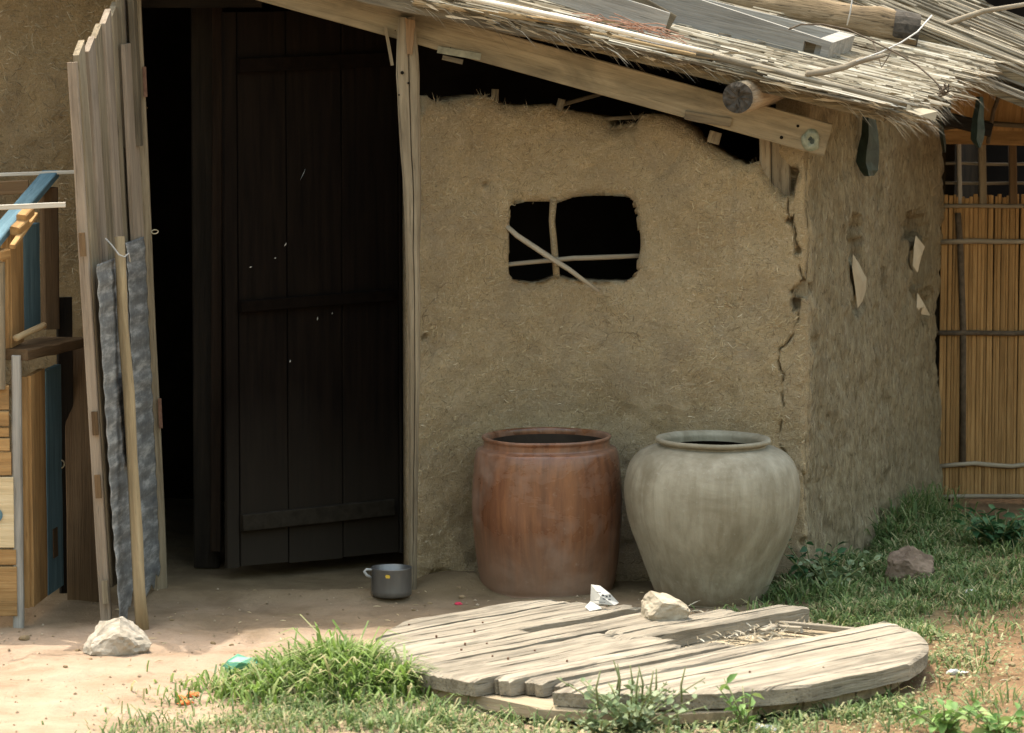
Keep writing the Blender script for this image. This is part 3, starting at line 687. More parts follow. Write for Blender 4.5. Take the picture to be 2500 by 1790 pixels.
for zb, hb in ((.155, .058), (.90, .04), (1.72, .05)):
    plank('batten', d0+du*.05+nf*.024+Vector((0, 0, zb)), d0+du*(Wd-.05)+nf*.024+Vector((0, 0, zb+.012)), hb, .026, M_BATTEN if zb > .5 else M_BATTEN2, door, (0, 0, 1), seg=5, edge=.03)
for (px, py, L_, an) in ((697, 597, .016, .9), (672, 630, .007, .5), (612, 652, .012, .2), (775, 778, .014, 1.4), (811, 765, .008, 1.2), (708, 882, .010, 1.3), (740, 425, .05, 1.1)):   # flecks of chalk / lint on the door
    dd = ray(px, py); t = (d0+nf*.014-CAM).dot(nf)/dd.dot(nf); q = CAM+dd*t
    v1 = (du*math.cos(an)+Vector((0, 0, 1))*math.sin(an))*L_; v2 = v1.cross(nf).normalized()*(.0045 if L_ < .03 else .0012)
    m2 = MB(); m2.add([q-v1/2, q+v2*.7, q+v1/2, q-v2*.4, q+nf*.002], [(0, 3, 4), (3, 2, 4), (2, 1, 4), (1, 0, 4)]); m2.build('chalk_fleck', M_PAPER, door)

# ------------------------------------------------------------------ reed roof
roof = bpy.data.objects.new('roof', None); finish(roof, 'roof', None, hut, Matrix.Translation(A_)); roof['label'] = 'weathered thatch of long bleached reeds'
ed = (B_-A_).normalized(); fe = (C_-A_).normalized()              # eave runs back, front edge runs up to the left
def eave_x(y): return A_.x+(B_.x-A_.x)*(y-A_.y)/(B_.y-A_.y)
mb = MB(); n_ = 60; yl = [YE+.015+2.5*j/12 for j in range(13)]
for k_ in (0, -.035):
    for yy in yl:
        for i in range(n_+1):
            xe = eave_x(yy)-.06; x = -3.4+(xe+3.4)*i/n_
            mb.v.append((x, yy+(.02*nz(x*7, 1) if yy < YE+.1 else 0), roofz(x, yy)-.004+k_+.008*nz(x*5, yy*5, k_)))
L_ = (n_+1)*13
mb.f = [(j*(n_+1)+i, j*(n_+1)+i+1, (j+1)*(n_+1)+i+1, (j+1)*(n_+1)+i) for j in range(12) for i in range(n_)]
mb.f += [tuple(L_+a for a in q[::-1]) for q in mb.f]
mb.f += [(i+1, i, L_+i, L_+i+1) for i in range(n_)]+[(12*(n_+1)+i, 12*(n_+1)+i+1, L_+12*(n_+1)+i+1, L_+12*(n_+1)+i) for i in range(n_)]
mb.f += [(j*(n_+1)+n_, L_+j*(n_+1)+n_, L_+(j+1)*(n_+1)+n_, (j+1)*(n_+1)+n_)[::-1] for j in range(12)]
mb.build('thatch_layer', M_THATCH, roof)
rr_ = random.Random(21); dn = -fe                                  # dn: down-slope
reed_me = []
for s_ in range(6):
    m2 = MB(); n = 7; m2.tube([(i/n, .011*nz(s_*5.3, i*.7), .008*nz(s_*9.1, i*.7+3)) for i in range(n+1)], [1*(1+.12*nz(s_*3, i*2.)) for i in range(n+1)], 6, True, .05, s_)
    reed_me.append(m2)
def reed_mesh(L, rad, s_):
    m2 = MB(); src = reed_me[s_]; m2.v = [(x*L, y0*rad if abs(y0) > .02 else y0*L, z0*rad if abs(z0) > .02 else z0*L) for x, y0, z0 in src.v]; m2.f = list(src.f); return m2.mesh('reed')
RM = [reed_mesh(L, rd, i) for i, (L, rd) in enumerate([(1.1, .0055), (.85, .0064), (1.5, .005), (.6, .007), (1.3, .0045), (.45, .006)])]
RL = [1.1, .85, 1.5, .6, 1.3, .45]
for m_ in RM: m_.materials.append(W_REED)
def on_roof(x, y, up): return Vector((x, y, roofz(x, y)+up))
nre = 0
while nre < 290:                                                   # the reeds that can be told apart, by the eave and the front edge
    y = YE-.01+1.95*rr_.random()**1.5; k_ = rr_.randrange(6); L = RL[k_]
    end = eave_x(y)+rr_.gauss(.0, .035)-abs(rr_.gauss(0, .25))*(rr_.random() < .5)
    if y < YE+.1 and rr_.random() < .35: end -= rr_.uniform(0, 1.1)
    st = on_roof(end, y, rr_.uniform(.004, .028))-dn*L
    yaw = rr_.gauss(0, .018); d = (dn+Vector((0, yaw, rr_.gauss(0, .006)))).normalized()
    M, _ = frame(st, st+d, (0, 1, 0)); o = bpy.data.objects.new('reed', RM[k_]); finish(o, 'reed', None, roof, M @ Matrix.Rotation(rr_.uniform(0, 6), 4, 'X')); nre += 1
mb = MB()
for _ in range(5200):                                              # the finer stalks and broken litter among them
    y = YE-.02+2.4*rr_.random()**1.3; x = eave_x(y)-abs(rr_.gauss(0, .9))*(1 if rr_.random() < .75 else .06)+rr_.gauss(0, .02)
    if x < -1.5: continue
    L = rr_.uniform(.06, .45)*(1 if rr_.random() < .6 else .35); yaw = rr_.gauss(0, .07 if rr_.random() < .8 else .5)
    d = (dn+Vector((0, yaw, rr_.gauss(.01, .02)))).normalized(); p = on_roof(x, y, rr_.uniform(.006, .034)); q = d.cross(Vector((0, 0, 1))).normalized(); up = Vector((0, 0, 1)); wv = rr_.uniform(.0014, .0038)
    mb.add([p-d*L+q*wv, p-d*L-q*wv, p-d*L+up*wv*1.5, p+q*wv, p-q*wv, p+up*wv*1.5], [(0, 1, 4, 3), (1, 2, 5, 4), (2, 0, 3, 5), (0, 2, 1), (3, 4, 5)])
tag(mb.build('reed_litter', M_RLIT, roof), kind='stuff')
# layered front edge: weathered battens, flakes of old matting, a long white pole
def edge_pt(px, py, y=-.61): return P(px, py, y+.6+YE)
for a, b, wpx, mt, yy in [((800, -28), (1290, 75), 34, W_BARK, YE+0.015), ((1270, 66), (1560, 118), 40, W_BARK, YE+0.010), ((1540, 112), (1800, 158), 36, W_GREY, YE+0.015), ((1790, 172), (2060, 226), 24, W_BARK, YE+0.010), ((1000, 4), (1420, 62), 12, W_POLE, YE-0.005), ((1400, 70), (1720, 140), 10, W_POLE, YE-0.010)]:
    o = board_px('edge_batten', a, b, yy, wpx, .03, mt, roof, seg=18, edge=.22, ragged=.02)
stick('edge_pole', [edge_pt(1080, -18, -.63), edge_pt(1400, 49, -.632), edge_pt(1660, 112, -.63), edge_pt(1740, 130, -.63)], [.0085, .009, .008, .007], W_WHITE, roof)
stick('edge_pole', [edge_pt(1700, 128, -.62), edge_pt(1900, 176, -.622), edge_pt(2120, 232, -.62), edge_pt(2240, 262, -.6)], [.012, .013, .012, .010], W_REED, roof)
stick('edge_pole', [edge_pt(1740, 150, -.61), edge_pt(1950, 196, -.612), edge_pt(2165, 252, -.61), edge_pt(2200, 262, -.6)], [.016, .018, .017, .016], W_REED, roof)
mb = MB()
for _ in range(300):                                               # flaking leaf sheaths along the edge
    px = rr_.uniform(1000, 2230); ey = interp(px, [(1000, 0), (1420, 84), (1760, 160), (2230, 278)])+rr_.gauss(2, 12); p = P(px, ey, YE+rr_.uniform(-.03, .05))
    L = rr_.uniform(.02, .13); d = (dn+Vector((0, rr_.gauss(0, .25), rr_.gauss(0, .12)))).normalized(); q = d.cross(Vector((0, 1, .4))).normalized()*rr_.uniform(.0012, .0045)
    mb.add([p, p+d*L*.4+q+Vector((0, -.004, .004)), p+d*L, p+d*L*.5-q], [(0, 1, 2), (0, 2, 3)])
tag(mb.build('edge_flakes', M_RLIT, roof), kind='stuff')
o = MB(); p = P(2215, 255, YE-.03)
o.add([p, p+Vector((.05, .02, -.012)), p+Vector((.10, -.005, -.022)), p+Vector((.04, -.02, -.035)), p+Vector((.09, -.01, -.055)), p+Vector((-.005, -.01, -.02))], [(0, 1, 5), (1, 3, 5), (1, 2, 3), (2, 4, 3)])
o.build('leaf_sheath', M_RLIT, roof)

fr = MB()
for _ in range(1500):
    if rr_.random() < .55:
        y = YE+1.9*rr_.random()**1.4; p = on_roof(eave_x(y)-rr_.uniform(0, .10), y, rr_.uniform(-.03, .02)); d = (dn+Vector((rr_.gauss(0, .1), rr_.gauss(0, .35), rr_.gauss(-.1, .15)))).normalized()
    else:
        px = rr_.uniform(980, 2220); p = P(px, interp(px, [(1000, 4), (1420, 92), (1760, 172), (2230, 282)])+rr_.gauss(-4, 8), YE+rr_.uniform(-.01, .05)); d = (dn+Vector((0, rr_.gauss(-.25, .3), rr_.gauss(-.05, .12)))).normalized()
    L = rr_.uniform(.03, .13); q = d.cross(Vector((rr_.gauss(0, 1), rr_.gauss(0, 1), rr_.gauss(0, 1)))).normalized()*rr_.uniform(.0007, .0016); dr = Vector((0, 0, -L*rr_.uniform(.05, .5)))
    fr.add([p-q, p+q, p+d*L*.5-q+dr*.2, p+d*L*.5+q+dr*.2, p+d*L+dr], [(0, 1, 3, 2), (2, 3, 4)])
tag(fr.build('frayed_straw', M_RLIT, roof), kind='stuff')

# things lying on the roof
trough = empty('wooden_trough', R(2010, 168), 'grey weathered board trough with a square hole, lying on the reed roof', 'trough')
t0 = R(2010, 166, .0); tf = t0-dn*1.05
fz = Vector((0, 0, 1))
def quadbox(name, c, mat, parent):                                  # c: 4 bottom corners, 4 top corners
    m2 = MB(); m2.add(c, [(3, 2, 1, 0), (4, 5, 6, 7), (0, 1, 5, 4), (1, 2, 6, 5), (2, 3, 7, 6), (3, 0, 4, 7)]); return m2.build(name, mat, parent)
E1 = P(2029, 103, t0.y); E0 = P(2012, 166, t0.y); H1 = P(1600, -36, t0.y); H0 = P(1600, 62, t0.y); th = Vector((.008, .026, .0))
bk = SD*.32
# front board built round the square hole so that the hole is a real hole
def lerp2(u, v): return H0.lerp(E0, u).lerp(H1.lerp(E1, u), v)
Lf = (E0-H0).length
hu0, hu1 = 1-(2012-1953)/412, 1-(2012-1994)/412; hv0, hv1 = .28, .75
cells = [(-.6, hu0, 0, 1), (hu1, 1, 0, 1), (hu0, hu1, 0, hv0), (hu0, hu1, hv1, 1)]
fb = MB()
for u0, u1, v0, v1 in cells:
    c4 = [lerp2(u0, v0), lerp2(u1, v0), lerp2(u1, v1), lerp2(u0, v1)]; fb.add(c4+[q+th for q in c4], [(0, 1, 2, 3), (7, 6, 5, 4), (0, 4, 5, 1), (1, 5, 6, 2), (2, 6, 7, 3), (3, 7, 4, 0)])
Mx, _ = frame(H0, E0, (0, 0, 1)); Mi = Mx.inverted(); fb.v = [tuple(Mi @ Vector(v)) for v in fb.v]
fb.build('front_board', W_GREY, trough, Mx)
ib = [lerp2(hu0-.06, .05)+th*1.1, lerp2(hu1+.03, .05)+th*1.1, lerp2(hu1+.03, .95)+th*1.1, lerp2(hu0-.06, .95)+th*1.1]
quadbox('hole_dark_block', [ib[0], ib[1], ib[1]+th, ib[0]+th, ib[3], ib[2], ib[2]+th, ib[3]+th], W_BARK, trough)  # added block behind the hole, only to keep it dark
ez = E1-E0; rise = Vector((0, 0, roofz(E0.x+bk.x, E0.y+bk.y)-roofz(E0.x, E0.y)))
a = E0+Vector((.002, 0, 0)); b = a+bk+rise*1.1; wv = -dn*.055
quadbox('end_board', [a+wv+th, a+th*.0, b, b+wv, a+wv+ez*.96+th, a+ez*.96, b+ez*.96, b+wv+ez*.96], W_GREY, trough)
b2_ = b+wv
plank('back_board', b2_+ez*.5+Vector((0, -.0, .0)), b2_+ez*.5-dn*1.3, .085, .022, W_GREY, trough, ez, seg=8)
stick('peg', [P(1686, 76, t0.y+.01), P(1688, 76, t0.y-.02)], .007, W_POLE, trough)
plk = empty('loose_plank', R(1400, 40), 'flat grey plank lying on the reed roof beside the trough', 'plank')
board_px('board', (1240, -60), (1625, 62), -.30, (60, 66), .02, W_GREY, plk, y1=-.16, seg=8)
board_px('board', (1430, -60), (1640, 58), -.16, 46, .02, W_BARK, plk, y1=-.1, seg=6)
# split timber behind it, its end shade put into a dark sleeve
tb = empty('split_timber', R(2170, 128), 'thick dark-ended split timber lying on the roof behind the trough', 'timber')
la = P(2236, 84, .95); lb = P(1560, -28, .95); pts = [la.lerp(lb, i/14) for i in range(15)]
W_TIMB = wood('split_timber', (.05, .034, .018), (.16, .115, .065), (.27, .205, .13), crack=1., stain=.5, bump=1., g=.7)
lo_ = stick('log', pts, [.074+.010*nz(i*.7, 2) for i in range(15)], W_TIMB, tb, sides=16, jit=.09)
MB().tube([la+(lb-la).normalized()*q for q in (-.004, .05, .09)], [.077, .080, .074], 16, True, .06, 4).build('shade_sleeve', W_END, lo_)  # added dark sleeve paints the shade on the log's last stretch
M, L = frame(la, lb, (0, 0, 1)); em = MB(); ev = [(-.012, 0, 0)]+[(-.003+.01*nz(j, 3), .069*math.cos(2*math.pi*j/20), .069*math.sin(2*math.pi*j/20)) for j in range(20)]
em.add(ev, [(0, 1+(j+1) % 20, 1+j) for j in range(20)]); em.build('dark_end', W_END, lo_, M)
# wire and branch draped over the roof
wire = empty('grey_wire', R(2060, 170), 'pale grey wire on a stick, draped over the reed roof', 'wire')
wy = [-.42, -.38, -.30, -.2, -.05, .15, .35]
stick('branch', [P(1968, 181, -.45), P(2010, 176, -.42), P(2060, 165, -.38), P(2100, 148, -.34), P(2160, 136, -.3)], [.010, .012, .011, .011, .006], W_TWIG, wire)
MB().tube([P(2090, 150, -.36), P(2150, 128, -.3), P(2200, 104, -.2), P(2240, 78, -.1), P(2275, 38, 0)], .0028, 6).build('strand', M_TWINE, wire, smooth=True)
tw = empty('dry_twig', R(2150, 150), 'thin dark curling twig straggling across the reed roof', 'twig')
MB().tube([P(1925, 72, -.2), P(1955, 60, -.2), P(2010, 60, -.2), P(2070, 72, -.2), P(2130, 100, -.25), P(2190, 130, -.3), P(2240, 160, -.35), P(2280, 195, -.4), P(2300, 218, -.45)], .0032, 5).build('stem', M_DKTWINE, tw, smooth=True)
MB().tube([P(2130, 100, -.25), P(2145, 140, -.28), P(2152, 165, -.3), P(2168, 140, -.28), P(2176, 120, -.25)], .0024, 5).build('stem', M_DKTWINE, tw, smooth=True)
kn = MB(); r = random.Random(4); c = P(2303, 222, -.46)
kn.tube([c+Vector((r.uniform(-.022, .022), r.uniform(-.02, .02), r.uniform(-.022, .028))) for _ in range(26)], .0022, 5); kn.build('knot', M_DKTWINE, tw, smooth=True)
st_ = MB().tube([P(2068, 62, -.1), P(2076, 30, -.1), P(2085, -30, -.1)], .0028, 6).build('string', M_TWINE, smooth=True); tag(st_, 'pale upright string rising from the trough end', 'string')
nd = MB(); r = random.Random(6)
for _ in range(55):
    px = r.triangular(1395, 1668, 1590); py = interp(px, [(1395, 44), (1520, 60), (1665, 88)])+r.gauss(0, 7); p = P(px, py, -.36+r.uniform(-.05, .05)); L = r.uniform(.03, .14)
    d = (dn+Vector((0, r.gauss(0, .4), r.gauss(.03, .14)))).normalized(); nd.tube([p-d*L*.6, p+Vector((0, 0, r.uniform(0, .012))), p+d*L*.4], .0014, 4, False)
tag(nd.build('pine_needle_clump', M_REDTWIG), 'clump of reddish dry needles caught against the trough', 'needles')
# dark green strips hanging from the eave
def hang(name, pxs, y, label, wid):
    m2 = MB(); vs = []
    for (a, b, w_) in pxs:
        q = P(a, b, y); ww = w_/F*(y+14)/2; vs += [q+Vector((-ww, .004, 0)), q+Vector((-ww*.2, -.018, 0)), q+Vector((ww*.25, -.006, 0)), q+Vector((ww, .012, 0))]
    m2.add(vs, [(i*4+j, i*4+j+1, i*4+4+j+1, i*4+4+j) for i in range(len(pxs)-1) for j in range(3)]); o_ = m2.build(name, M_GREENSTRIP, smooth=False)
    s3 = o_.modifiers.new('thickness', 'SOLIDIFY'); s3.thickness = .003; return tag(o_, label, 'strip', 'green strips hanging from the eave')
hang('plastic_strip', [(2124, 240, 26), (2122, 290, 30), (2124, 330, 40), (2120, 368, 52), (2118, 396, 54), (2122, 416, 42), (2122, 429, 22)], side_at(2121, 350).y-.16, 'dark green plastic strip hanging against the mud side wall', 1)
hang('plastic_strip', [(2392, 236, 14), (2392, 262, 20), (2388, 290, 26), (2388, 318, 32), (2386, 340, 30), (2390, 360, 8)], 1.0, 'dark green plastic strip hanging in front of the reed mat hut', 1)
hang('plastic_strip', [(2296, 285, 6), (2299, 320, 10), (2304, 350, 10), (2306, 372, 4)], 1.2, 'thin dark strip hanging at the back edge of the mud side wall', 1)

# scraps tucked into the side wall
def scrap(name, pxs, y_off, mat, label, cat='scrap', thick=.0015):
    m2 = MB(); cxm = sum(a for a, b in pxs)/len(pxs); cym = sum(b for a, b in pxs)/len(pxs)
    nn = Vector((SD.y, -SD.x, 0)); q = [side_at(a, b)+nn*y_off for a, b in pxs]; c = side_at(cxm, cym)+nn*(y_off+.012)
    m2.add(q+[c], [(i, (i+1) % len(q), len(q)) for i in range(len(q))]); o_ = m2.build(name, mat)
    s3 = o_.modifiers.new('thickness', 'SOLIDIFY'); s3.thickness = thick; return tag(o_, label, cat)
scrap('card_scrap', [(2075, 620), (2090, 645), (2108, 680), (2106, 710), (2098, 735), (2086, 752), (2080, 700), (2073, 655)], .010, M_BUFF, 'buff card scrap wedged in the hole nearest the house corner')
scrap('card_scrap', [(2230, 575), (2252, 602), (2244, 625), (2234, 665), (2223, 650), (2226, 600)], .008, M_CARD, 'pale folded card scrap high in the far wall hole')
scrap('card_scrap', [(2234, 715), (2250, 742), (2265, 770), (2245, 768), (2232, 750)], .008, M_CARD, 'small white scrap at the bottom of the far wall hole')

# ------------------------------------------------------------------ the two water jars
def jar(name, loc, prof, inner, mat, label, wob, tilt, seed):
    root = empty(name, loc, label, 'jar')
    M = Matrix.Translation(Vector(loc)) @ Matrix.Rotation(tilt[0], 4, 'X') @ Matrix.Rotation(tilt[1], 4, 'Y')
    def dens(pr):                                  # Catmull-Rom through the profile
        out = []
        for i in range(len(pr)-1):
            p0, p1, p2, p3 = pr[max(i-1, 0)], pr[i], pr[i+1], pr[min(i+2, len(pr)-1)]
            for t in (0, .25, .5, .75):
                out.append(tuple(.5*(2*b+(c-a)*t+(2*a-5*b+4*c-d)*t*t+(3*b-a-3*c+d)*t**3) for a, b, c, d in zip(p0, p1, p2, p3)))
        return out+[pr[-1]]
    MB().lathe(dens(prof), 96, wob, seed).build('body', mat, root, M, smooth=True)
    MB().lathe([(.0005, inner[-1][1])]+inner[::-1], 72, wob*.5, seed).build('inside', M_JARIN, root, M, smooth=True)
    return root
b_loc = G(1337, 1436); b_loc.z = gh(b_loc.x, b_loc.y)-.004
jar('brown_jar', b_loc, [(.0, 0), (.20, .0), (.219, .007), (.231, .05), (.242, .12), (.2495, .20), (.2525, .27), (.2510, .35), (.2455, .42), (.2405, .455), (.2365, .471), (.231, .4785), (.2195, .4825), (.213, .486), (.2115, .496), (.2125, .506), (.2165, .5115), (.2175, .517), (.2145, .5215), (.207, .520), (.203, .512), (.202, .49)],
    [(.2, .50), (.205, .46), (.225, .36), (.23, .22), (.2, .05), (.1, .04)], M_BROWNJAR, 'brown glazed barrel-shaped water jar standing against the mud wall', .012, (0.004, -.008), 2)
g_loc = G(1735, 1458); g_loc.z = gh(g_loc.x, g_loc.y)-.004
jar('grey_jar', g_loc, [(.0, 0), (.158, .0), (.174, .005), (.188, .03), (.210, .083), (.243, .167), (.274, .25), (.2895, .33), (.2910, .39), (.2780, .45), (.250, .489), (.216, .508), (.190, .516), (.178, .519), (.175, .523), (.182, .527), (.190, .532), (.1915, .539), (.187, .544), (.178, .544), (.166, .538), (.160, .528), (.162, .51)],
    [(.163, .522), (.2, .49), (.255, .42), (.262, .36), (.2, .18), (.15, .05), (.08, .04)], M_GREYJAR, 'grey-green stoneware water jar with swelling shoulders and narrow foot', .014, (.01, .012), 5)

# ------------------------------------------------------------------ old cable-reel end lying on the ground
DC = Vector((.418, -1.735, 0)); DA = math.radians(47); RD = .832
reel = empty('reel_end', (DC.x, DC.y, 0), 'sun-bleached round wooden reel end with broken planks, lying on the ground', 'wooden disc')
tiltM = Matrix.Translation(DC+Vector((0, 0, .0))) @ Matrix.Rotation(math.radians(.1), 4, 'X') @ Matrix.Rotation(DA, 4, 'Z')
def disc_plank(t0, t1, s0, s1, z0, z1, seed, mat, M, Rr=RD, jag0=0., jag1=0., nsg=30, dz=0., rag=.0065, name='plank'):
    """one plank of a round deck: X along the grain, ends cut to the circle unless broken short"""
    top = []; ns_ = nsg+1
    r = random.Random(seed)
    tl = [t0+(t1-t0)*j/8 for j in range(9)]; cut = {}
    if name == 'plank':
        for _ in range(max(1, int((t1-t0)/.045))):
            q = r.uniform(t0+.012, t1-.012); sa = r.uniform(-.8, .5); sb = sa+r.uniform(.2, .8); hw = r.uniform(.0015, .0035)
            tl = [v for v in tl if abs(v-q) > hw*1.6 or v in (t0, t1)]+[q-hw, q, q+hw]; cut[q] = (sa, sb, r.uniform(.008, .022))
    tl.sort(); nt = len(tl)-1
    hv = [r.gauss(0, .0011) for _ in tl]
    for j, t in enumerate(tl):
        e = math.sqrt(max(.0004, Rr*Rr-t*t))+.006*nz(t*14, seed)
        a = -e if s0 is None else max(-e, s0+jag0*(nz(t*60, seed*3.3)+.8*nz(t*140, seed))); b = e if s1 is None else min(e, s1+jag1*(nz(t*60, seed*5.1)+.8*nz(t*140, seed*2)))
        if b < a+.01: b = a+.01
        row = []
        for i in range(ns_):
            u = i/nsg; s = a+(b-a)*u
            tt = t + (rag*(nz(s*9, seed*1.9, j*3)+.6*nz(s*27, seed, j*5)) if j in (0, nt) else .0012*nz(s*6, seed*1.9, t*20))
            end = min(s-a, b-s); lip = .007*math.exp(-(end/.008)**2) + (.0015 if j in (0, nt) else 0)
            z = z1 + .0045*nz(s*3, tt*9, seed) + .0025*nz(s*7, tt*60, seed) - lip + dz*u + hv[j]
            if t in cut:
                sa, sb, dp = cut[t]; z -= dp*sstep(sa, sa+.06, s)*(1-sstep(sb-.06, sb, s))
            row.append((s, tt, z))
        top.append(row)
    vs = [v for row in top for v in row]; n = ns_*(nt+1)
    vs += [(v[0]+(.006 if i % ns_ == 0 else -.006 if i % ns_ == nsg else 0), v[1], z0+dz*(i % ns_)/nsg) for i, v in enumerate(vs)]
    fs = [(j*ns_+i, j*ns_+i+1, (j+1)*ns_+i+1, (j+1)*ns_+i) for j in range(nt) for i in range(nsg)]
    fs += [tuple(n+a for a in q[::-1]) for q in fs]
    fs += [(i+1, i, n+i, n+i+1) for i in range(nsg)]+[(nt*ns_+i, nt*ns_+i+1, n+nt*ns_+i+1, n+nt*ns_+i) for i in range(nsg)]
    fs += [(j*ns_, (j+1)*ns_, n+(j+1)*ns_, n+j*ns_) for j in range(nt)]+[((j+1)*ns_+nsg, j*ns_+nsg, n+j*ns_+nsg, n+(j+1)*ns_+nsg) for j in range(nt)]
    m2 = MB(); m2.add(vs, fs); return m2.build(name, mat, reel, M)
Z0, Z1 = .040, .087
tops = [  # t0, t1, s0, s1, jag0, jag1, dz, top
    (.655, .80, None, .36, 0, .03, 0, 0), (.522, .648, None, .40, 0, .07, 0, .001), (.442, .518, None, .46, 0, .06, 0, -.002), (.372, .424, None, -.12, 0, .025, 0, 0), (.358, .377, .10, .52, .02, .03, 0, -.012),
    (.232, .369, None, .46, 0, .035, 0, .001), (.212, .2315, None, -.28, 0, .02, -.004, -.003), (.128, .213, None, .02, 0, .07, 0, 0), (.154, .226, .03, .60, .03, .03, .0, .0),
    (.055, .150, -.02, .90, .05, .02, -.004, .002), (.062, .126, None, -.02, 0, .05, 0, -.001), (-.052, .058, None, .06, 0, .05, .006, 0), (-.124, -.056, -.755, .02, .012, .04, 0, .003), (-.195, -.128, -.70, .17, .015, .05, .0, -.004),
    (-.236, -.199, -.655, .06, .012, .05, 0, -.012), (-.300, -.240, -.64, .40, .01, .09, 0, -.003), (-.455, -.304, None, .80, 0, .012, .0, .002), (-.80, -.461, None, None, 0, 0, 0, .004)]
for i, (a, b, s0, s1, j0, j1, dz, tz) in enumerate(tops):
    disc_plank(a, b, s0, s1, Z0, Z1+tz, 11+i, W_DISC, tiltM, jag0=j0, jag1=j1, dz=dz)
lowM = tiltM @ Matrix.Rotation(math.radians(90), 4, 'Z')
for i, (a, b, s0, s1) in enumerate([(-.80, -.63, None, None), (-.62, -.43, None, None), (-.42, -.23, None, None), (-.22, -.02, None, .5), (-.01, .19, None, .42), (.20, .40, None, None), (.41, .60, None, None), (.61, .80, None, None)]):
    disc_plank(a, b, s0, s1, .002, .037, 51+i, W_DISC2, lowM, Rr=.775 if i not in (6, 7) else .845, nsg=18, jag1=.03, name='lower_plank')
for a, b in ((998, 1525), (1065, 1553), (1135, 1571), (1188, 1571), (1240, 1607), (1305, 1588), (1202, 1602), (1384, 1613), (1158, 1539), (1178, 1520), (1126, 1586), (1830, 1720-80), (2140, 1562), (2010, 1630)):
    q = G(a, b, .09); m2 = MB().tube([(q.x, q.y, .084), (q.x+.001, q.y, .0925)], [.0036, .003], 8); m2.build('nail', M_RUST, reel)
db = MB(); r = random.Random(31)
for _ in range(260):                                                 # splinters and old straw in the broken middle
    s = r.gauss(.42, .16); t = r.gauss(-.06, .07)
    if r.random() < .25: s, t = r.gauss(.5, .08), r.gauss(.42, .06)
    q = tiltM @ Vector((s, t, .050+r.uniform(0, .012))); an = r.uniform(0, 3.1); L = r.uniform(.012, .06); d = Vector((math.cos(an), math.sin(an), r.gauss(0, .25))).normalized()*L; wv = Vector((-d.y, d.x, 0)).normalized()*r.uniform(.001, .003)
    db.add([q-wv, q+wv, q+d+wv*.5, q+d*.5+Vector((0, 0, .004))], [(0, 1, 3), (1, 2, 3), (0, 3, 2)])
tag(db.build('splinters', M_RLIT, reel), kind='stuff')
for a, b, c, d in ((1905, 1523, 2090, 1540), (1875, 1530, 1960, 1538), (1860, 1545, 1900, 1530)):
    q0, q1 = G(a, b, .06), G(c, d, .06); plank('splinter', q0, q1, .022, .018, W_DISC, reel, (0, 1, 0), seg=5, edge=.2, ragged=.01)

# rocks
rk = G(1620, 1508, .09); rock('pale_rock', (rk.x, rk.y, .122), (.088, .068, .056), 23, M_ROCK, 'pale angular rock sitting on the bleached wooden disc', chop=10)
rk = G(285, 1594); rock('rough_rock', (rk.x, rk.y, .035), (.105, .085, .075), 8, M_ROCK2, 'rough pale rock at the foot of the plank screen', chop=6, rough=.16)
rk = G(2232, 1432); rock('brown_rock', (rk.x, rk.y, .055), (.10, .08, .085), 41, M_ROCK3, 'brown pitted rock in the grass beside the mud side wall', chop=9, rough=.18)
rk = G(1960, 1440); rock('buff_stone', (rk.x, rk.y, .025), (.05, .035, .035), 14, M_CLOD, 'small buff stone among weeds right of the grey jar', 'stone', sub=2)
r = random.Random(77)
for i, (a, b, s) in enumerate([(190, 1590, 9), (222, 1612, 7), (420, 1520, 8), (520, 1575, 12), (565, 1578, 9), (160, 1630, 10), (1050, 1470, 10), (1130, 1460, 14), (1010, 1492, 8), (1120, 1448, 9), (2420, 1620, 16), (2470, 1625, 14), (2300, 1600, 8), (2480, 1660, 12), (750, 1500, 6), (480, 1490, 6), (625, 1590, 6), (60, 1560, 20), (2130, 1790, 12)]):
    q = G(a, b); sz = s/F*(q.y+14)
    o = rock('clod', (q.x, q.y, gh(q.x, q.y)+sz*.22), (sz*.75, sz*.65, sz*.45), 90+i, M_CLOD, 'small dry clod of earth lying on the bare ground', 'clod', sub=2, chop=4); o['group'] = 'clods scattered on the ground'

# aluminium pot by the post
pq = G(956, 1464); pz = gh(pq.x, pq.y)
pot = empty('cooking_pot', (pq.x, pq.y, pz), 'dark aluminium cooking pot with yellow spot beside the door post', 'pot')
PM = Matrix.Translation(Vector((pq.x, pq.y, pz)))
MB().lathe([(.001, .0), (.058, .0), (.0655, .006), (.067, .02), (.067, .092), (.0685, .095), (.0665, .097), (.0645, .094), (.0645, .01), (.001, .008)], 48).build('body', M_POT, pot, PM, smooth=True)
MB().tube([(-.064, -.02, .090), (-.082, -.026, .092), (-.090, -.028, .086), (-.080, -.026, .072), (-.066, -.02, .064)], [.004, .005, .005, .005, .004], 8).build('handle', M_TWINE, pot, PM, smooth=True)
ym = MB(); yv = [(.0678*math.sin(.16), -.0678*math.cos(.16), .075)]
for j in range(14):
    t = 2*math.pi*j/14; rr2 = .0085*(1+.6*nz(math.cos(t)*2, math.sin(t)*2, 4)); an = -.16+rr2*math.cos(t)/.067; yv.append((.0682*math.sin(an), -.0682*math.cos(an), .075+rr2*math.sin(t)*.8))
yv[0] = (.0682*math.sin(-.16), -.0682*math.cos(-.16), .075)
ym.add(yv, [(0, 1+j, 1+(j+1) % 14) for j in range(14)]); ym.build('yellow_spot', M_YELLOW, pot, PM)

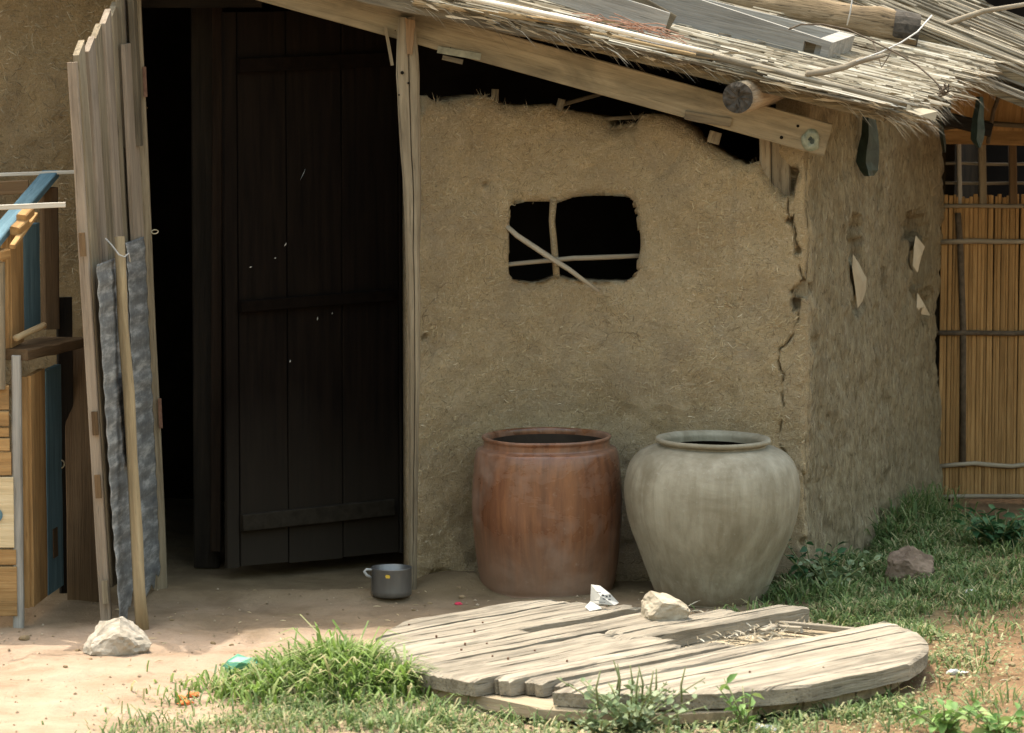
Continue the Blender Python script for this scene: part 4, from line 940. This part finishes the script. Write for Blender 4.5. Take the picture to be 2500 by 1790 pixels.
# ------------------------------------------------------------------ plank screen beside the doorway
PF = Vector((-1.285, -.955, 0)); PB = Vector((-1.205, -.25, 0)); pdir = (PB-PF); pdir_n = pdir.normalized(); pn = Vector((pdir_n.y, -pdir_n.x, 0))
scr = empty('plank_screen', PF.lerp(PB, .5), 'weathered plank screen patched with crumpled metal sheet, jutting out beside the doorway', 'screen')
def S(t, z, off=0.): return PF.lerp(PB, t)+Vector((-.052+.015*t, 0, 1))*z+pn*off
nb = 6
for i in range(nb):
    ta, tb_ = .03+i*.158, .03+(i+1)*.158; tm = (ta+tb_)/2; topz = 1.80+.21*tm+[.02, -.005, .0, .012, .0, .005][i]
    plank('plank', S(tm, .12+.02*(i % 2), .004*(i % 2)), S(tm, topz, .004*(i % 2)-.004), .158*pdir.length-.012, .020, W_PINK if i % 2 else W_POST, scr, pdir_n, seg=12, edge=.03, bev=.14, slant=.045)
fp = plank('front_board', S(-.03, -.02, -.008), S(-.03, 1.80, -.002), .036, .030, W_PINK, scr, (1, 0, 0), w1=.030, seg=14, edge=.10); fp['label'] = 'narrow pinkish upright board at the outer edge'
plank('edge_board', S(1.03, 0.0, .018), S(1.03, 2.08, .022), .046, .03, W_POST, scr, (1, 0, 0), w1=.040, seg=14, edge=.08)
plank('edge_board', S(.86, .95, .022), S(.86, 1.84, .02), .16, .014, W_PINK, scr, pdir_n, seg=8, edge=.05)
plank('edge_board', S(.80, 1.5, .012), S(.80, 2.1, .012), .045, .02, W_BARK, scr, pdir_n, seg=6)
plank('edge_board', S(.93, 1.5, .03), S(.93, 2.1, .03), .06, .02, W_BARK, scr, pdir_n, seg=6)
for z_, t_ in ((1.19, -.05), (.42, -.05), (.62, -.03), (.08, -.04)):
    plank('hinge', S(t_, z_, -.005)+Vector((.004, -.022, 0)), S(t_, z_+.075, -.005)+Vector((.004, -.022, 0)), .020, .010, W_BROWN if z_ > .3 else W_POST, scr, (1, 0, 0), seg=3)
for z_ in (.55, 1.66): plank('hinge', S(1.03, z_, .045)+Vector((0, -.018, 0)), S(1.03, z_+.10, .045)+Vector((0, -.018, 0)), .012, .008, M_RUST, scr, (1, 0, 0), seg=3)
def sheet(t0, t1, z0, z1, off, seed, ragb):
    m2 = MB(); na, nb_ = 18, 150
    for j in range(nb_+1):
        z = z0+(z1-z0)*j/nb_
        for i in range(na+1):
            u = i/na; t = t0+(t1-t0)*u+.012*nz(z*4, seed)
            zz = z + (ragb*(u-.5+.6*nz(u*6, seed)) if j < 6 else 0)*(1-j/6)
            o = off+.0030*math.sin(z*2*math.pi/.072+2.5*nz(z*1.5, seed)+u*.8)*(.55+.5*nz(z*5, seed+3))+.004*nz(z*3, u*2, seed)+.0006*nz(z*16, u*5, seed)
            m2.v.append(tuple(S(t, zz, o)))
    m2.f = [(j*(na+1)+i, j*(na+1)+i+1, (j+1)*(na+1)+i+1, (j+1)*(na+1)+i) for j in range(nb_) for i in range(na)]
    o_ = m2.build('metal_sheet', M_SHEET, scr, smooth=True); s3 = o_.modifiers.new('thickness', 'SOLIDIFY'); s3.thickness = .0015; return o_
sheet(-.10, .46, .06, 1.165, .046, 3, .12); sheet(.52, .90, .05, 1.20, .040, 8, .05)
hp = MB()
for a, b in (((.20, .86), (.33, .55)),):
    plank('rust_hasp', S(.22, .80, .068), S(.25, .50, .066), .085, .004, M_RUST, scr, pdir_n, seg=4, edge=.05)
pole = stick('pole', [P(291, 578, -.80), P(297, 690, -.82), P(301, 800, -.83), P(314, 960, -.87), P(322, 1120, -.91), P(333, 1300, -.96), P(340, 1440, -1.0), P(348, 1545, -1.02)], [.0165, .018, .0165, .019, .018, .0195, .0195, .022], W_POLE, scr, sides=10, jit=.07); pole['label'] = 'peeled round pole propped against the metal sheet'
MB().tube([P(258, 583, -.83), P(272, 598, -.85), P(290, 622, -.86), P(304, 628, -.85), P(314, 618, -.83), P(318, 640, -.83)], .0028, 6).build('wire_tie', M_TWINE, scr, smooth=True)
rg = MB(); q = P(378, 566, -.24); rg.tube([q+Vector((.011*math.cos(t), .008*math.sin(t), .006*math.sin(t))) for t in [2*math.pi*j/14 for j in range(15)]], .002, 6); rg.build('ring', M_BRASS, scr, smooth=True)

# ------------------------------------------------------------------ ramshackle cupboard of crate wood
cab = empty('crate_cupboard', (-1.75, -.8, 0), 'ramshackle cupboard of orange crate wood and blue boards by the plank screen', 'cupboard')
ycb = -.985
for i, (y0, y1, rgt) in enumerate([(700, 938, 14), (942, 1000, 46), (1004, 1040, 46), (1044, 1066, 46), (1070, 1100, 48), (1103, 1160, 52), (1163, 1338, 58), (1341, 1379, 64), (1382, 1505, 66)]):
    board_px('plank', (-330, (y0+y1)/2), (rgt-24, (y0+y1)/2), ycb+.004*(i % 2), y1-y0, .018, W_CREAM if i in (6, 0) else W_ORANGE, cab, seg=6, edge=.012, bev=.1)
bl = MB(); q = P(-12, 1258, ycb-.012); bl.tube([q, q+Vector((0, -.0015, 0))], .024, 28); bl.build('blue_mark', W_BLUE, cab)
board_px('post', (46, 1540), (40, 868), -.965, (26, 22), .04, W_GREY, cab, seg=8, edge=.06)
board_px('post', (4, 950), (2, 640), -.99, 18, .03, W_POST, cab, seg=6)
# lower door leaf, swung out: orange plank, then a blue one
def leaf(pa, ya, pb, yb, z0a, z1a, mat, name='door_plank', th_=.02, **k):
    """upright board whose width runs back from pixel column pa at depth ya to pb at yb"""
    a = P(pa, 1400, ya); b = P(pb, 1400, yb); mid = (a+b)/2; wv_ = Vector((b.x-a.x, b.y-a.y, 0)); 
    return plank(name, Vector((mid.x, mid.y, z0a)), Vector((mid.x, mid.y, z1a)), wv_.length, th_, mat, cab, wv_, seg=6, edge=.012, **k)
leaf(52, -.93, 72, -.925, .055, .80, W_ORANGE, th_=.03)
leaf(74, -.92, 109, -.70, .055, .80, W_ORANGE)
lb_ = leaf(110, -.695, 148, -.48, .055, .79, W_BLUE); lb_['label'] = 'blue painted board of the lower door'
plank('patch', P(124, 1360, -.60)+Vector((.016, 0, 0)), P(122, 1290, -.60)+Vector((.016, 0, 0)), .06, .004, W_BROWN, cab, (.12, .99, 0), seg=3)
rg = MB(); q = P(149, 1133, -.49); rg.tube([q+Vector((.011*math.cos(t), 0, .013*math.sin(t))) for t in [2*math.pi*j/14 for j in range(15)]], .0024, 6); rg.build('ring', M_BRASS, cab, smooth=True)
leaf(146, -.36, 182, -.34, -.01, 1.0, W_DARK, 'back_board')  # added dark panel standing in for the shadow beside the door leaf
# shelf and upper leaf
sh0 = P(14, 866, -.95); sh1 = P(152, 836, -.45)
plank('shelf', sh0, sh1, .15, .035, W_BROWN, cab, (1, 0, 0), seg=6)
z1 = P(40, 566, -.9).z; zs = P(40, 848, -.9).z
leaf(14, -.93, 30, -.925, zs, z1-.01, W_ORANGE, th_=.03); leaf(30, -.92, 60, -.72, zs, z1, W_ORANGE); leaf(60, -.71, 100, -.50, zs+.02, z1, W_BLUE)
leaf(112, -.42, 150, -.40, .9, P(130, 458, -.42).z, W_BROWN, 'upright', th_=.04)
plank('rail', P(-30, 605, -1.06), P(124, 424, -.36), .058, .024, W_BLUE, cab, (1, -.2, 0), seg=6)['label'] = 'sloping blue painted top rail'
plank('rail', P(30, 602, -1.04), P(86, 524, -.78), .018, .014, W_ORANGE, cab, (1, 0, 0), seg=4)
for a, b, c, d, y_ in ((52, 535, 72, 515, -.92), (36, 565, 60, 542, -.96), (-10, 625, 14, 618, -1.03)): plank('block', P(a, b, y_), P(c, d, y_+.06), .034, .03, W_ORANGE, cab, (1, 0, 0), seg=3)
plank('rail', P(-200, 515, -1.10), P(160, 500, -1.07), .016, .012, W_WHITE, cab, (0, 0, 1), seg=8, edge=.08)['label'] = 'white sunlit stick along the top'
plank('rail', P(-200, 434, -.40), P(187, 420, -.38), .012, .012, W_WHITE, cab, (0, 0, 1), seg=8)
plank('rail', P(-200, 470, -.42), P(70, 456, -.42), .045, .02, W_BROWN, cab, (0, 0, 1), seg=4)
stick('dowel', [P(38, 826, -.96), P(108, 794, -.80)], .011, W_POLE, cab)
lbd = plank('leaning_board', Vector((P(205, 1470, -.45).x, -.47, gh(-1.4, -.47)-.005)), Vector((P(196, 846, -.30).x, -.30, P(196, 846, -.30).z)), .105, .02, W_BROWN, None, (1, 0, 0), seg=6, edge=.02)
tag(lbd, 'plain dark brown board leaning on the wall behind the plank screen', 'board')

# ------------------------------------------------------------------ reed-mat hut behind
YM = 1.72
mh = empty('mat_hut', (2.1, YM, 0), 'hut of upright reed matting with a barred opening and reed roof', 'hut')
scm = F/(YM+14)
x = P(2292, 900, YM).x; r = random.Random(12); zt = P(2400, 480, YM).z; i = 0; me = []
while x < P(2840, 900, YM).x:
    wv = r.uniform(.009, .021); z1_ = zt+r.uniform(-.008, .010)
    plank('mat_strip', Vector((x+wv/2, YM+r.uniform(-.004, .004), .03+r.uniform(0, .02))), Vector((x+wv/2+r.gauss(0, .003), YM, z1_)), wv, .008, W_MAT, mh, (1, 0, 0), seg=4, edge=.03, bev=.3); x += wv+.0002
slab('backing', (P(2300, 900, YM).x, YM+.03), (P(3100, 900, YM).x, YM+.03), .06, zt-.02, .01, M_SHADEMUD, mh)
for py, wob, rd, mt in ((503, .003, .008, W_TWIG), (590, .004, .010, W_TWIG), (813, .003, .010, M_DKTWINE), (1135, .018, .009, W_TWIG), (1212, .006, .009, W_TWIG)):
    stick('binding_stick', [P(px, py+wob*scm*nz(px*.012, py), YM-.015) for px in range(2290, 3060, 45)], rd, mt, mh, sides=7)
stick('binding_stick', [P(2338, 520, YM-.004), P(2344, 600, YM-.006), P(2352, 800, YM-.006), P(2350, 1140, YM-.006)], .013, M_DKTWINE, mh, sides=7)  # dark upright band down the mat, modelled as a stick
for px, wv, mt, y_ in ((2340, 11, W_GREY, .01), (2397, 18, W_POST, 0), (2471, 19, W_BROWN, 0), (2560, 18, W_POST, 0), (2640, 18, W_BROWN, 0)):
    board_px('window_bar', (px+3, 500), (px, 335), YM+y_, wv, .03, mt, mh, seg=4)
for py in (399, 446): stick('window_bar', [P(2285, py, YM+.04), P(2700, py+4, YM+.04)], .006, W_TWIG, mh)
board_px('beam', (2280, 331), (3000, 345), YM-.02, 40, .05, W_MAT, mh, seg=8, edge=.05)
board_px('beam', (2280, 282), (2420, 318), YM-.5, 34, .05, W_DARK, mh, seg=6)
for i in range(22):                                                    # sloping mat above the beam
    px = 2330+i*30; board_px('eave_strip', (px, 318), (px+14, 200), YM-.06, 30, .008, W_MAT, mh, y1=YM-.16, seg=4)
stick('binding_stick', [P(2412, 350, YM-.13), P(2426, 270, YM-.17), P(2446, 215, YM-.2)], .008, M_DKTWINE, mh)
stick('binding_stick', [P(2300, 312, YM-.12), P(2400, 300, YM-.13), P(2700, 322, YM-.13)], .010, W_BARK, mh)
slab('room_side', (P(2300, 900, YM).x+.03, YM+.1), (P(2255, 900, YM).x+.35, YM+1.5), 0, 1.5, .04, M_SHADEMUD, mh)
slab('room_back', (P(2255, 900, YM).x, YM+1.5), (P(3100, 900, YM).x+.6, YM+1.5), 0, 2, .04, M_BLACK, mh)
r2 = bpy.data.objects.new('roof', None); finish(r2, 'roof', None, mh, Matrix.Translation(P(2400, 120, YM-.3))); r2['label'] = 'bleached reed roof of the mat hut'
# its roof: two courses of reeds running down to the right, the upper one further back
def course(a, b, ya, yb, rise_dir, n, seed, th_, lens):
    """reeds lying along the line a->b, laid side by side backwards and upwards from it"""
    p0 = P(*a, ya); p1 = P(*b, yb); d = (p1-p0).normalized(); L0 = (p1-p0).length; rr = random.Random(seed)
    m2 = MB(); c = [p0-d*.1, p1+d*.9, p1+d*.9+rise_dir*1.0, p0-d*.1+rise_dir*1.0]; low = Vector((0, 0, -.03))
    m2.add(c+[q+low for q in c], [(0, 1, 2, 3), (7, 6, 5, 4), (0, 4, 5, 1), (1, 5, 6, 2), (2, 6, 7, 3), (3, 7, 4, 0)]); m2.build('thatch_layer', M_THATCH, r2)
    for _ in range(n):
        u = rr.random()**1.4; k_ = rr.randrange(6); st = p0+d*rr.uniform(-.35, L0+.3)+rise_dir*u+Vector((0, 0, rr.uniform(.0, th_)))-d*.3
        dd = (d+rise_dir.normalized()*rr.gauss(0, .05)+Vector((0, 0, rr.gauss(0, .01)))).normalized(); M_, _ = frame(st, st+dd, (0, 1, 0)); o_ = bpy.data.objects.new('reed', RM[k_]); finish(o_, 'reed', None, r2, M_ @ Matrix.Rotation(rr.uniform(0, 6), 4, 'X'))
course((2215, 70), (2510, 190), YM-.62, YM-.62, Vector((.12, .9, .16)), 130, 5, .035, 1)
course((2340, 178), (2520, 252), YM-.72, YM-.72, Vector((.1, .5, .02)), 40, 6, .02, 1)
stick('roof_pole', [P(2230, 92, YM-.5), P(2290, 66, YM-.45), P(2350, 45, YM-.42), P(2400, 28, YM-.4), P(2520, 8, YM-.35)], [.012, .011, .011, .010, .008], W_TWIG, r2)

# ------------------------------------------------------------------ litter
def crumple(name, px, py, size, mat, label, cat, seed, z=.0, flat=.5, n=2):
    q = G(px, py, z); bm = bmesh.new(); bmesh.ops.create_icosphere(bm, subdivisions=n, radius=1)
    for v in bm.verts:
        v.co *= .55+.75*abs(nz(v.co.x*1.9+seed, v.co.y*1.9, v.co.z*1.9))+.3*nz(v.co.x*5+seed, v.co.y*5, v.co.z*5); v.co = Vector((v.co.x*size[0], v.co.y*size[1], v.co.z*size[2]))
    m2 = bpy.data.meshes.new(name); bm.to_mesh(m2); bm.free()
    zl = min(v.co.z for v in m2.vertices)
    o_ = finish(bpy.data.objects.new(name, m2), name, mat, None, Matrix.Translation(Vector((q.x, q.y, (gh(q.x, q.y) if z == 0 else z)-zl-.004)))); return tag(o_, label, cat)
crumple('plastic_bag', 605, 1665, (.085, .06, .055), M_GRSCR, 'crumpled green plastic bag at the edge of the grass tuft', 'bag', 3)
crumple('red_scrap', 643, 1632, (.022, .02, .022), M_RED, 'small red scrap beside the green plastic bag', 'scrap', 5, z=.03)
crumple('white_scrap', 622, 1640, (.03, .02, .025), M_WHSCR, 'white scrap between the green bag and the red scrap', 'scrap', 6, z=.02)
crumple('pink_scrap', 1120, 1476, (.016, .014, .008), M_RED, 'tiny pink scrap on bare earth by the brown jar', 'scrap', 8)
for i, (a, b) in enumerate(((440, 1706), (470, 1702), (452, 1716))):
    crumple('orange_petal', a, b, (.026, .02, .012), M_ORSCR, 'bright orange petal fallen on the thin grass', 'petal', 9+i)['group'] = 'orange petals on the grass'
crumple('white_scrap', 2330, 1645, (.04, .025, .016), M_WHSCR, 'white paper scrap on the reddish earth', 'scrap', 14)
crumple('plastic_scrap', 1865, 1768, (.05, .03, .016), plain('dull_plastic', (.28, .30, .28), (.42, .44, .42), 18, .4, .2), 'dull grey plastic scrap in front of the wooden disc', 'scrap', 16)
crumple('pale_scrap', 2370, 1460, (.03, .02, .016), M_WHSCR, 'pale scrap lying in the grass beyond the brown rock', 'scrap', 18)
# folded newspaper on the disc
def paper():
    root = empty('newspaper_scrap', G(1470, 1480, .09), 'torn folded newspaper scrap with print, standing on the wooden disc', 'newspaper')
    y = G(1470, 1482, .09).y
    pts = [P(1441, 1473, y+.01), P(1443, 1427, y+.02), P(1465, 1430, y), P(1490, 1450, y-.015), P(1511, 1472, y-.01), P(1500, 1478, y-.03), P(1462, 1474, y-.035)]
    m2 = MB(); m2.add(pts+[P(1466, 1455, y-.03)], [(0, 7, 1), (1, 7, 2), (2, 7, 3), (3, 7, 4), (4, 7, 5), (5, 7, 6), (6, 7, 0)]); o_ = m2.build('sheet', M_PAPER, root); s3 = o_.modifiers.new('t', 'SOLIDIFY'); s3.thickness = .001
    m2 = MB(); m2.add([P(1428, 1482, y-.02), P(1441, 1468, y-.005), P(1460, 1478, y-.035), P(1470, 1486, y-.05), P(1440, 1492, y-.06)], [(0, 4, 2, 1), (4, 3, 2)]); m2.build('sheet', M_PAPER, root)
    ink = MB()
    for a, b, w_, h_ in ((1472, 1453, 6, 4), (1481, 1456, 5, 4), (1489, 1455, 4, 5), (1475, 1462, 7, 3), (1488, 1464, 6, 3), (1462, 1446, 10, 1.5), (1458, 1466, 14, 1.3), (1470, 1470, 16, 1.3)):
        q = [P(a-w_/2, b+h_/2, y-.042), P(a+w_/2, b+h_/2+1, y-.042), P(a+w_/2, b-h_/2+1, y-.042), P(a-w_/2, b-h_/2, y-.042)]; ink.add(q, [(0, 1, 2, 3)])
    ink.build('print', M_INK, root)
paper()

# ------------------------------------------------------------------ plants
def blades(name, pts, mat, hfun, wd, seed, lean=.45, parent=None):
    r = random.Random(seed); mb_ = MB()
    for (x, y) in pts:
        z = gh(x, y)-.004; h = hfun(x, y, r); an = r.uniform(0, 6.283); d = Vector((math.cos(an), math.sin(an), 0)); s = Vector((-d.y, d.x, 0))*wd*r.uniform(.6, 1.25)
        ln = h*r.uniform(.1, lean)*2; p0 = Vector((x, y, z)); p1 = p0+d*ln*.22+Vector((0, 0, h*.5)); p2 = p0+d*ln*.6+Vector((0, 0, h*.85)); p3 = p0+d*ln+Vector((0, 0, h*(1-.25*min(1, ln/h))))
        mb_.add([p0-s*.8, p0+s*.8, p1-s, p1+s, p2-s*.7, p2+s*.7, p3], [(0, 1, 3, 2), (2, 3, 5, 4), (4, 5, 6)])
    return mb_.build(name, mat, parent)
r = random.Random(55); pts = []; dry = []
def in_reel(x, y): return (x-DC.x)**2+(y-DC.y)**2 < .80**2
while len(pts) < 20000:
    x = r.uniform(-1.5, 2.3); y = r.uniform(-3.3, 1.2); px, py = project(x, y, 0)
    if not (-60 < px < 2600 and py < 1880): continue
    g_ = grass_cover(px, py)*((.75+.8*max(0, .5+nz(x*4, y*4, 11))) if px > 1900 and py < 1500 else (.15+1.7*max(0, .5+nz(x*4, y*4, 11))))*(.4+1.2*max(0, .55+nz(x*14, y*14, 12)))
    if r.random() > g_*.9: continue
    if in_reel(x, y) or (y > ywall(min(x, .98))-.03 and x < 1.0): continue
    q = Vector((x, y, 0))-c0
    if x > .9 and q.dot(Vector((SD.y, -SD.x, 0))) < .015 and y > -.2: continue
    pts.append((x, y))
def hlawn(x, y, r_):
    px, py = project(x, y, 0)
    return r_.uniform(.008, .044)*(.45+1.3*max(0, .45+nz(x*6, y*6, 90)))*(1+1.6*blob(px, py, 2170, 1290, 110, 60)+.8*blob(px, py, 2000, 1400, 120, 70)+.5*blob(px, py, 1000, 1760, 250, 50))
tag(blades('lawn_grass', pts, M_GRASS2, hlawn, .0030, 2, .95), 'short patchy green grass growing on the bare earth', 'grass', kind='stuff')
# big tuft in front of the doorway
pts = []; tc_ = Vector((-.51, -2.09))
while len(pts) < 3600:
    x = r.gauss(tc_.x+.02, .185); y = r.gauss(tc_.y, .12)
    if in_reel(x, y) and r.random() < .93: continue
    if r.random() < .5+.9*nz(x*9, y*9, 3): pts.append((x, y))
tf_ = empty('grass_tuft', (tc_.x, tc_.y, gh(tc_.x, tc_.y)), 'tall bushy tuft of bright green grass left of the wooden disc', 'grass tuft')
def htuft(x, y, r_):
    d_ = math.hypot((x-tc_.x)/.30, (y-tc_.y)/.26); return r_.uniform(.04, .135)*max(.35, 1.1-.5*d_)*(1.5 if r_.random() < .05 else 1)
tag(blades('blades', pts, M_GRASS, htuft, .0042, 7, .85, tf_), kind='stuff')
# small grass clump against the side wall
q = G(2170, 1280); pts = []
while len(pts) < 420:
    x = q.x+r.gauss(0, .10); y = q.y+r.gauss(0, .22)
    if (Vector((x, y, 0))-c0).dot(Vector((SD.y, -SD.x, 0))) > .03: pts.append((x, y))
tw_ = empty('wall_grass', (q.x, q.y, 0), 'dark green grass clump growing against the foot of the side wall', 'grass tuft')
tag(blades('blades', pts, M_GRASS2, lambda x, y, r_: r_.uniform(.06, .16), .0024, 9, .6, tw_), kind='stuff')

LM = []
def leaf_mesh(L, W, fold, tipn):
    m2 = MB(); v = [(0, 0, 0), (L*.25, W*.42, fold*.6), (L*.25, -W*.42, fold*.6), (L*.28, 0, 0), (L*.6, W*.5, fold-.06*L), (L*.6, -W*.5, fold-.06*L), (L*.62, 0, -.05*L), (L, 0, -.18*L)]
    m2.add(v, [(0, 3, 1), (0, 2, 3), (3, 6, 4, 1), (3, 2, 5, 6), (6, 7, 4), (6, 5, 7)]); return m2.mesh('leaf', True)
def weed(name, base, label, stems, height, spread, leafs, L, W, mat, seed, spikes=0, up=.5):
    r_ = random.Random(seed); base = Vector(base); root = empty(name, base, label, 'weed'); m_ = leaf_mesh(1., W/L, .12, 0); m_.materials.append(mat)
    for s in range(stems):
        an = r_.uniform(0, 6.283); h = height*r_.uniform(.65, 1.05); out = spread*r_.uniform(.25, 1); d = Vector((math.cos(an), math.sin(an), 0))
        pts_ = [base+d*out*(u**1.4)+Vector((0, 0, h*u))+Vector((nz(s, u*3), nz(s+9, u*3), 0))*.01*u for u in (0, .25, .5, .75, 1)]
        sm_ = MB().tube(pts_, [.0032, .003, .0026, .0022, .0014], 5).build('stem', M_STEM, root, smooth=True)
        for j in range(leafs):
            u = .12+.88*(j+r_.random()*.6)/leafs; k_ = min(3, int(u*4)); p = pts_[k_].lerp(pts_[k_+1], u*4-k_) if k_ < 4 else pts_[4]
            la_ = j*2.4+r_.uniform(-.5, .5); dd = Vector((math.cos(la_), math.sin(la_), r_.uniform(-.45, .8)*up*2)).normalized(); M_, _ = frame(p, p+dd, Vector((0, 0, 1)).cross(dd))
            o_ = bpy.data.objects.new('leaf', m_); finish(o_, 'leaf', None, root, M_ @ Matrix.Rotation(r_.gauss(0, .75), 4, 'X') @ Matrix.Scale(L*r_.uniform(.6, 1.15)*(1.1-.35*u), 4))
    for s in range(spikes):
        an = r_.uniform(0, 6.283); p = base+Vector((math.cos(an), math.sin(an), 0))*spread*r_.uniform(.1, .6)+Vector((0, 0, height*.6))
        MB().tube([p, p+Vector((r_.gauss(0, .006), 0, height*.3)), p+Vector((r_.gauss(0, .01), 0, height*.62))], [.003, .0035, .0015], 5).build('seed_spike', M_STEM, root, smooth=True)
    return root
def gb(px, py): q = G(px, py); q.z = gh(q.x, q.y)-.004; return q
weed('bushy_weed', gb(1540, 1784), 'bushy small-leaved weed with seed spikes growing before the wooden disc', 24, .16, .25, 12, .036, .024, M_LEAF, 3, spikes=9)
weed('bushy_weed', gb(1465, 1790), 'low small-leaved weed beside the bushy weed with seed spikes', 12, .085, .15, 9, .032, .021, M_LEAF, 4)
weed('young_weed', gb(1820, 1776), 'bright broad-leaved young weed in front of the wooden disc', 6, .14, .10, 6, .050, .024, M_LEAF2, 6, up=.8)
weed('young_weed', gb(1655, 1786), 'tiny upright weed between the bushy weed and the bright one', 3, .075, .03, 5, .024, .012, M_LEAF, 8, spikes=1)
weed('broad_weed', gb(2310, 1788), 'pale broad-leaved weed in the thin grass by reddish earth', 8, .10, .14, 7, .056, .027, M_LEAF2, 11)
weed('broad_weed', gb(2440, 1802), 'large pale weed with rounded leaves beside the reddish earth', 8, .11, .15, 7, .060, .030, M_LEAF2, 12)
weed('jar_weed', gb(1985, 1440), 'straggling green weed between the grey jar and the side wall', 11, .17, .16, 9, .052, .027, M_LEAF3, 14)
weed('jar_weed', gb(2030, 1450), 'pale leafy weed at the corner of the mud wall', 10, .13, .17, 9, .046, .024, M_LEAF, 16)
weed('jar_weed', gb(1925, 1425), 'dark weed tucked behind the foot of the grey jar', 5, .15, .07, 7, .034, .016, M_LEAF3, 17)
weed('dark_shrub', gb(2440, 1372), 'dark green leafy shrub on sandy ground before the mat hut', 24, .15, .19, 10, .065, .030, M_LEAF3, 18)
weed('jar_weed', gb(2100, 1400), 'slender weed in the grass along the side wall', 4, .10, .10, 6, .030, .014, M_LEAF, 19)
# low clover-like ground cover in the foreground
cv = MB()
n_c = 0
while n_c < 5200:
    x = r.uniform(-1.2, 2.2); y = r.uniform(-3.2, -1.2); px, py = project(x, y, 0)
    if in_reel(x, y): continue
    g_ = .9*blob(px, py, 1350, 1790, 500, 45)+.5*blob(px, py, 2000, 1740, 300, 45)+.5*blob(px, py, 2330, 1600, 150, 90)+.25*blob(px, py, 700, 1780, 300, 40)
    if r.random() > g_*(.3+1.4*max(0, .5+nz(x*7, y*7, 21))): continue
    n_c += 1; z = gh(x, y)+r.uniform(.002, .028); an = r.uniform(0, 6.3); L = r.uniform(.006, .016); d = Vector((math.cos(an), math.sin(an), r.uniform(-.2, .6)))*L; s = Vector((-d.y, d.x, r.gauss(0, .003)))*.42; p = Vector((x, y, z))
    cv.add([p, p+d*.5+s, p+d, p+d*.5-s], [(0, 1, 2, 3)])
tag(cv.build('ground_cover', leafmat('cover_leaf', [(0, (.07, .11, .035)), (.5, (.16, .20, .08)), (.8, (.25, .25, .12)), (1, (.38, .32, .17))])), 'sparse low yellow-green ground cover before the disc', 'ground cover', kind='stuff')
tr = MB()
for _ in range(700):                                                    # dead stalks and grit on the earth
    px, py = r.uniform(300, 2500), r.uniform(1440, 1800); q = G(px, py)
    if in_reel(q.x, q.y) or q.y > -.3 or (px < 900 and r.random() < .6): continue
    L = r.uniform(.008, .035); an = r.uniform(0, 6.3); d = Vector((math.cos(an), math.sin(an), .05))*L; s = Vector((-d.y, d.x, 0)).normalized()*.0014; p = Vector((q.x, q.y, gh(q.x, q.y)+.003))
    tr.add([p-s, p+s, p+d+s, p+d-s, p+d*.5+Vector((0, 0, .003))], [(0, 1, 4), (1, 2, 4), (2, 3, 4), (3, 0, 4)])
tag(tr.build('dry_stalks', M_STRAW), 'scattered dry stalks lying on the ground', 'straw', kind='stuff')

gt = MB()
for _ in range(1500):                                                   # grit and crumbs of mud
    px, py = r.uniform(-100, 2550), r.uniform(1400, 1810); q = G(px, py)
    if in_reel(q.x, q.y) or q.y > -.22: continue
    sz = abs(r.gauss(0, .0028))+.0010; p = Vector((q.x, q.y, gh(q.x, q.y)+sz*.3)); an = r.uniform(0, 2.1)
    v = [p+Vector((math.cos(an+a)*sz, math.sin(an+a)*sz*.8, 0)) for a in (0, 1.57, 3.14, 4.71)]+[p+Vector((0, 0, sz*.8)), p-Vector((0, 0, sz*.5))]
    gt.add(v, [(0, 1, 4), (1, 2, 4), (2, 3, 4), (3, 0, 4), (1, 0, 5), (2, 1, 5), (3, 2, 5), (0, 3, 5)])
k = Mat('grit', .95, .1); tag(gt.build('grit', k.col(k.ramp(k.island(), [(0, (.14, .10, .06)), (.5, (.27, .205, .135)), (1, (.38, .31, .22))]))), 'fine grit and crumbs scattered over the earth', 'grit', kind='stuff')
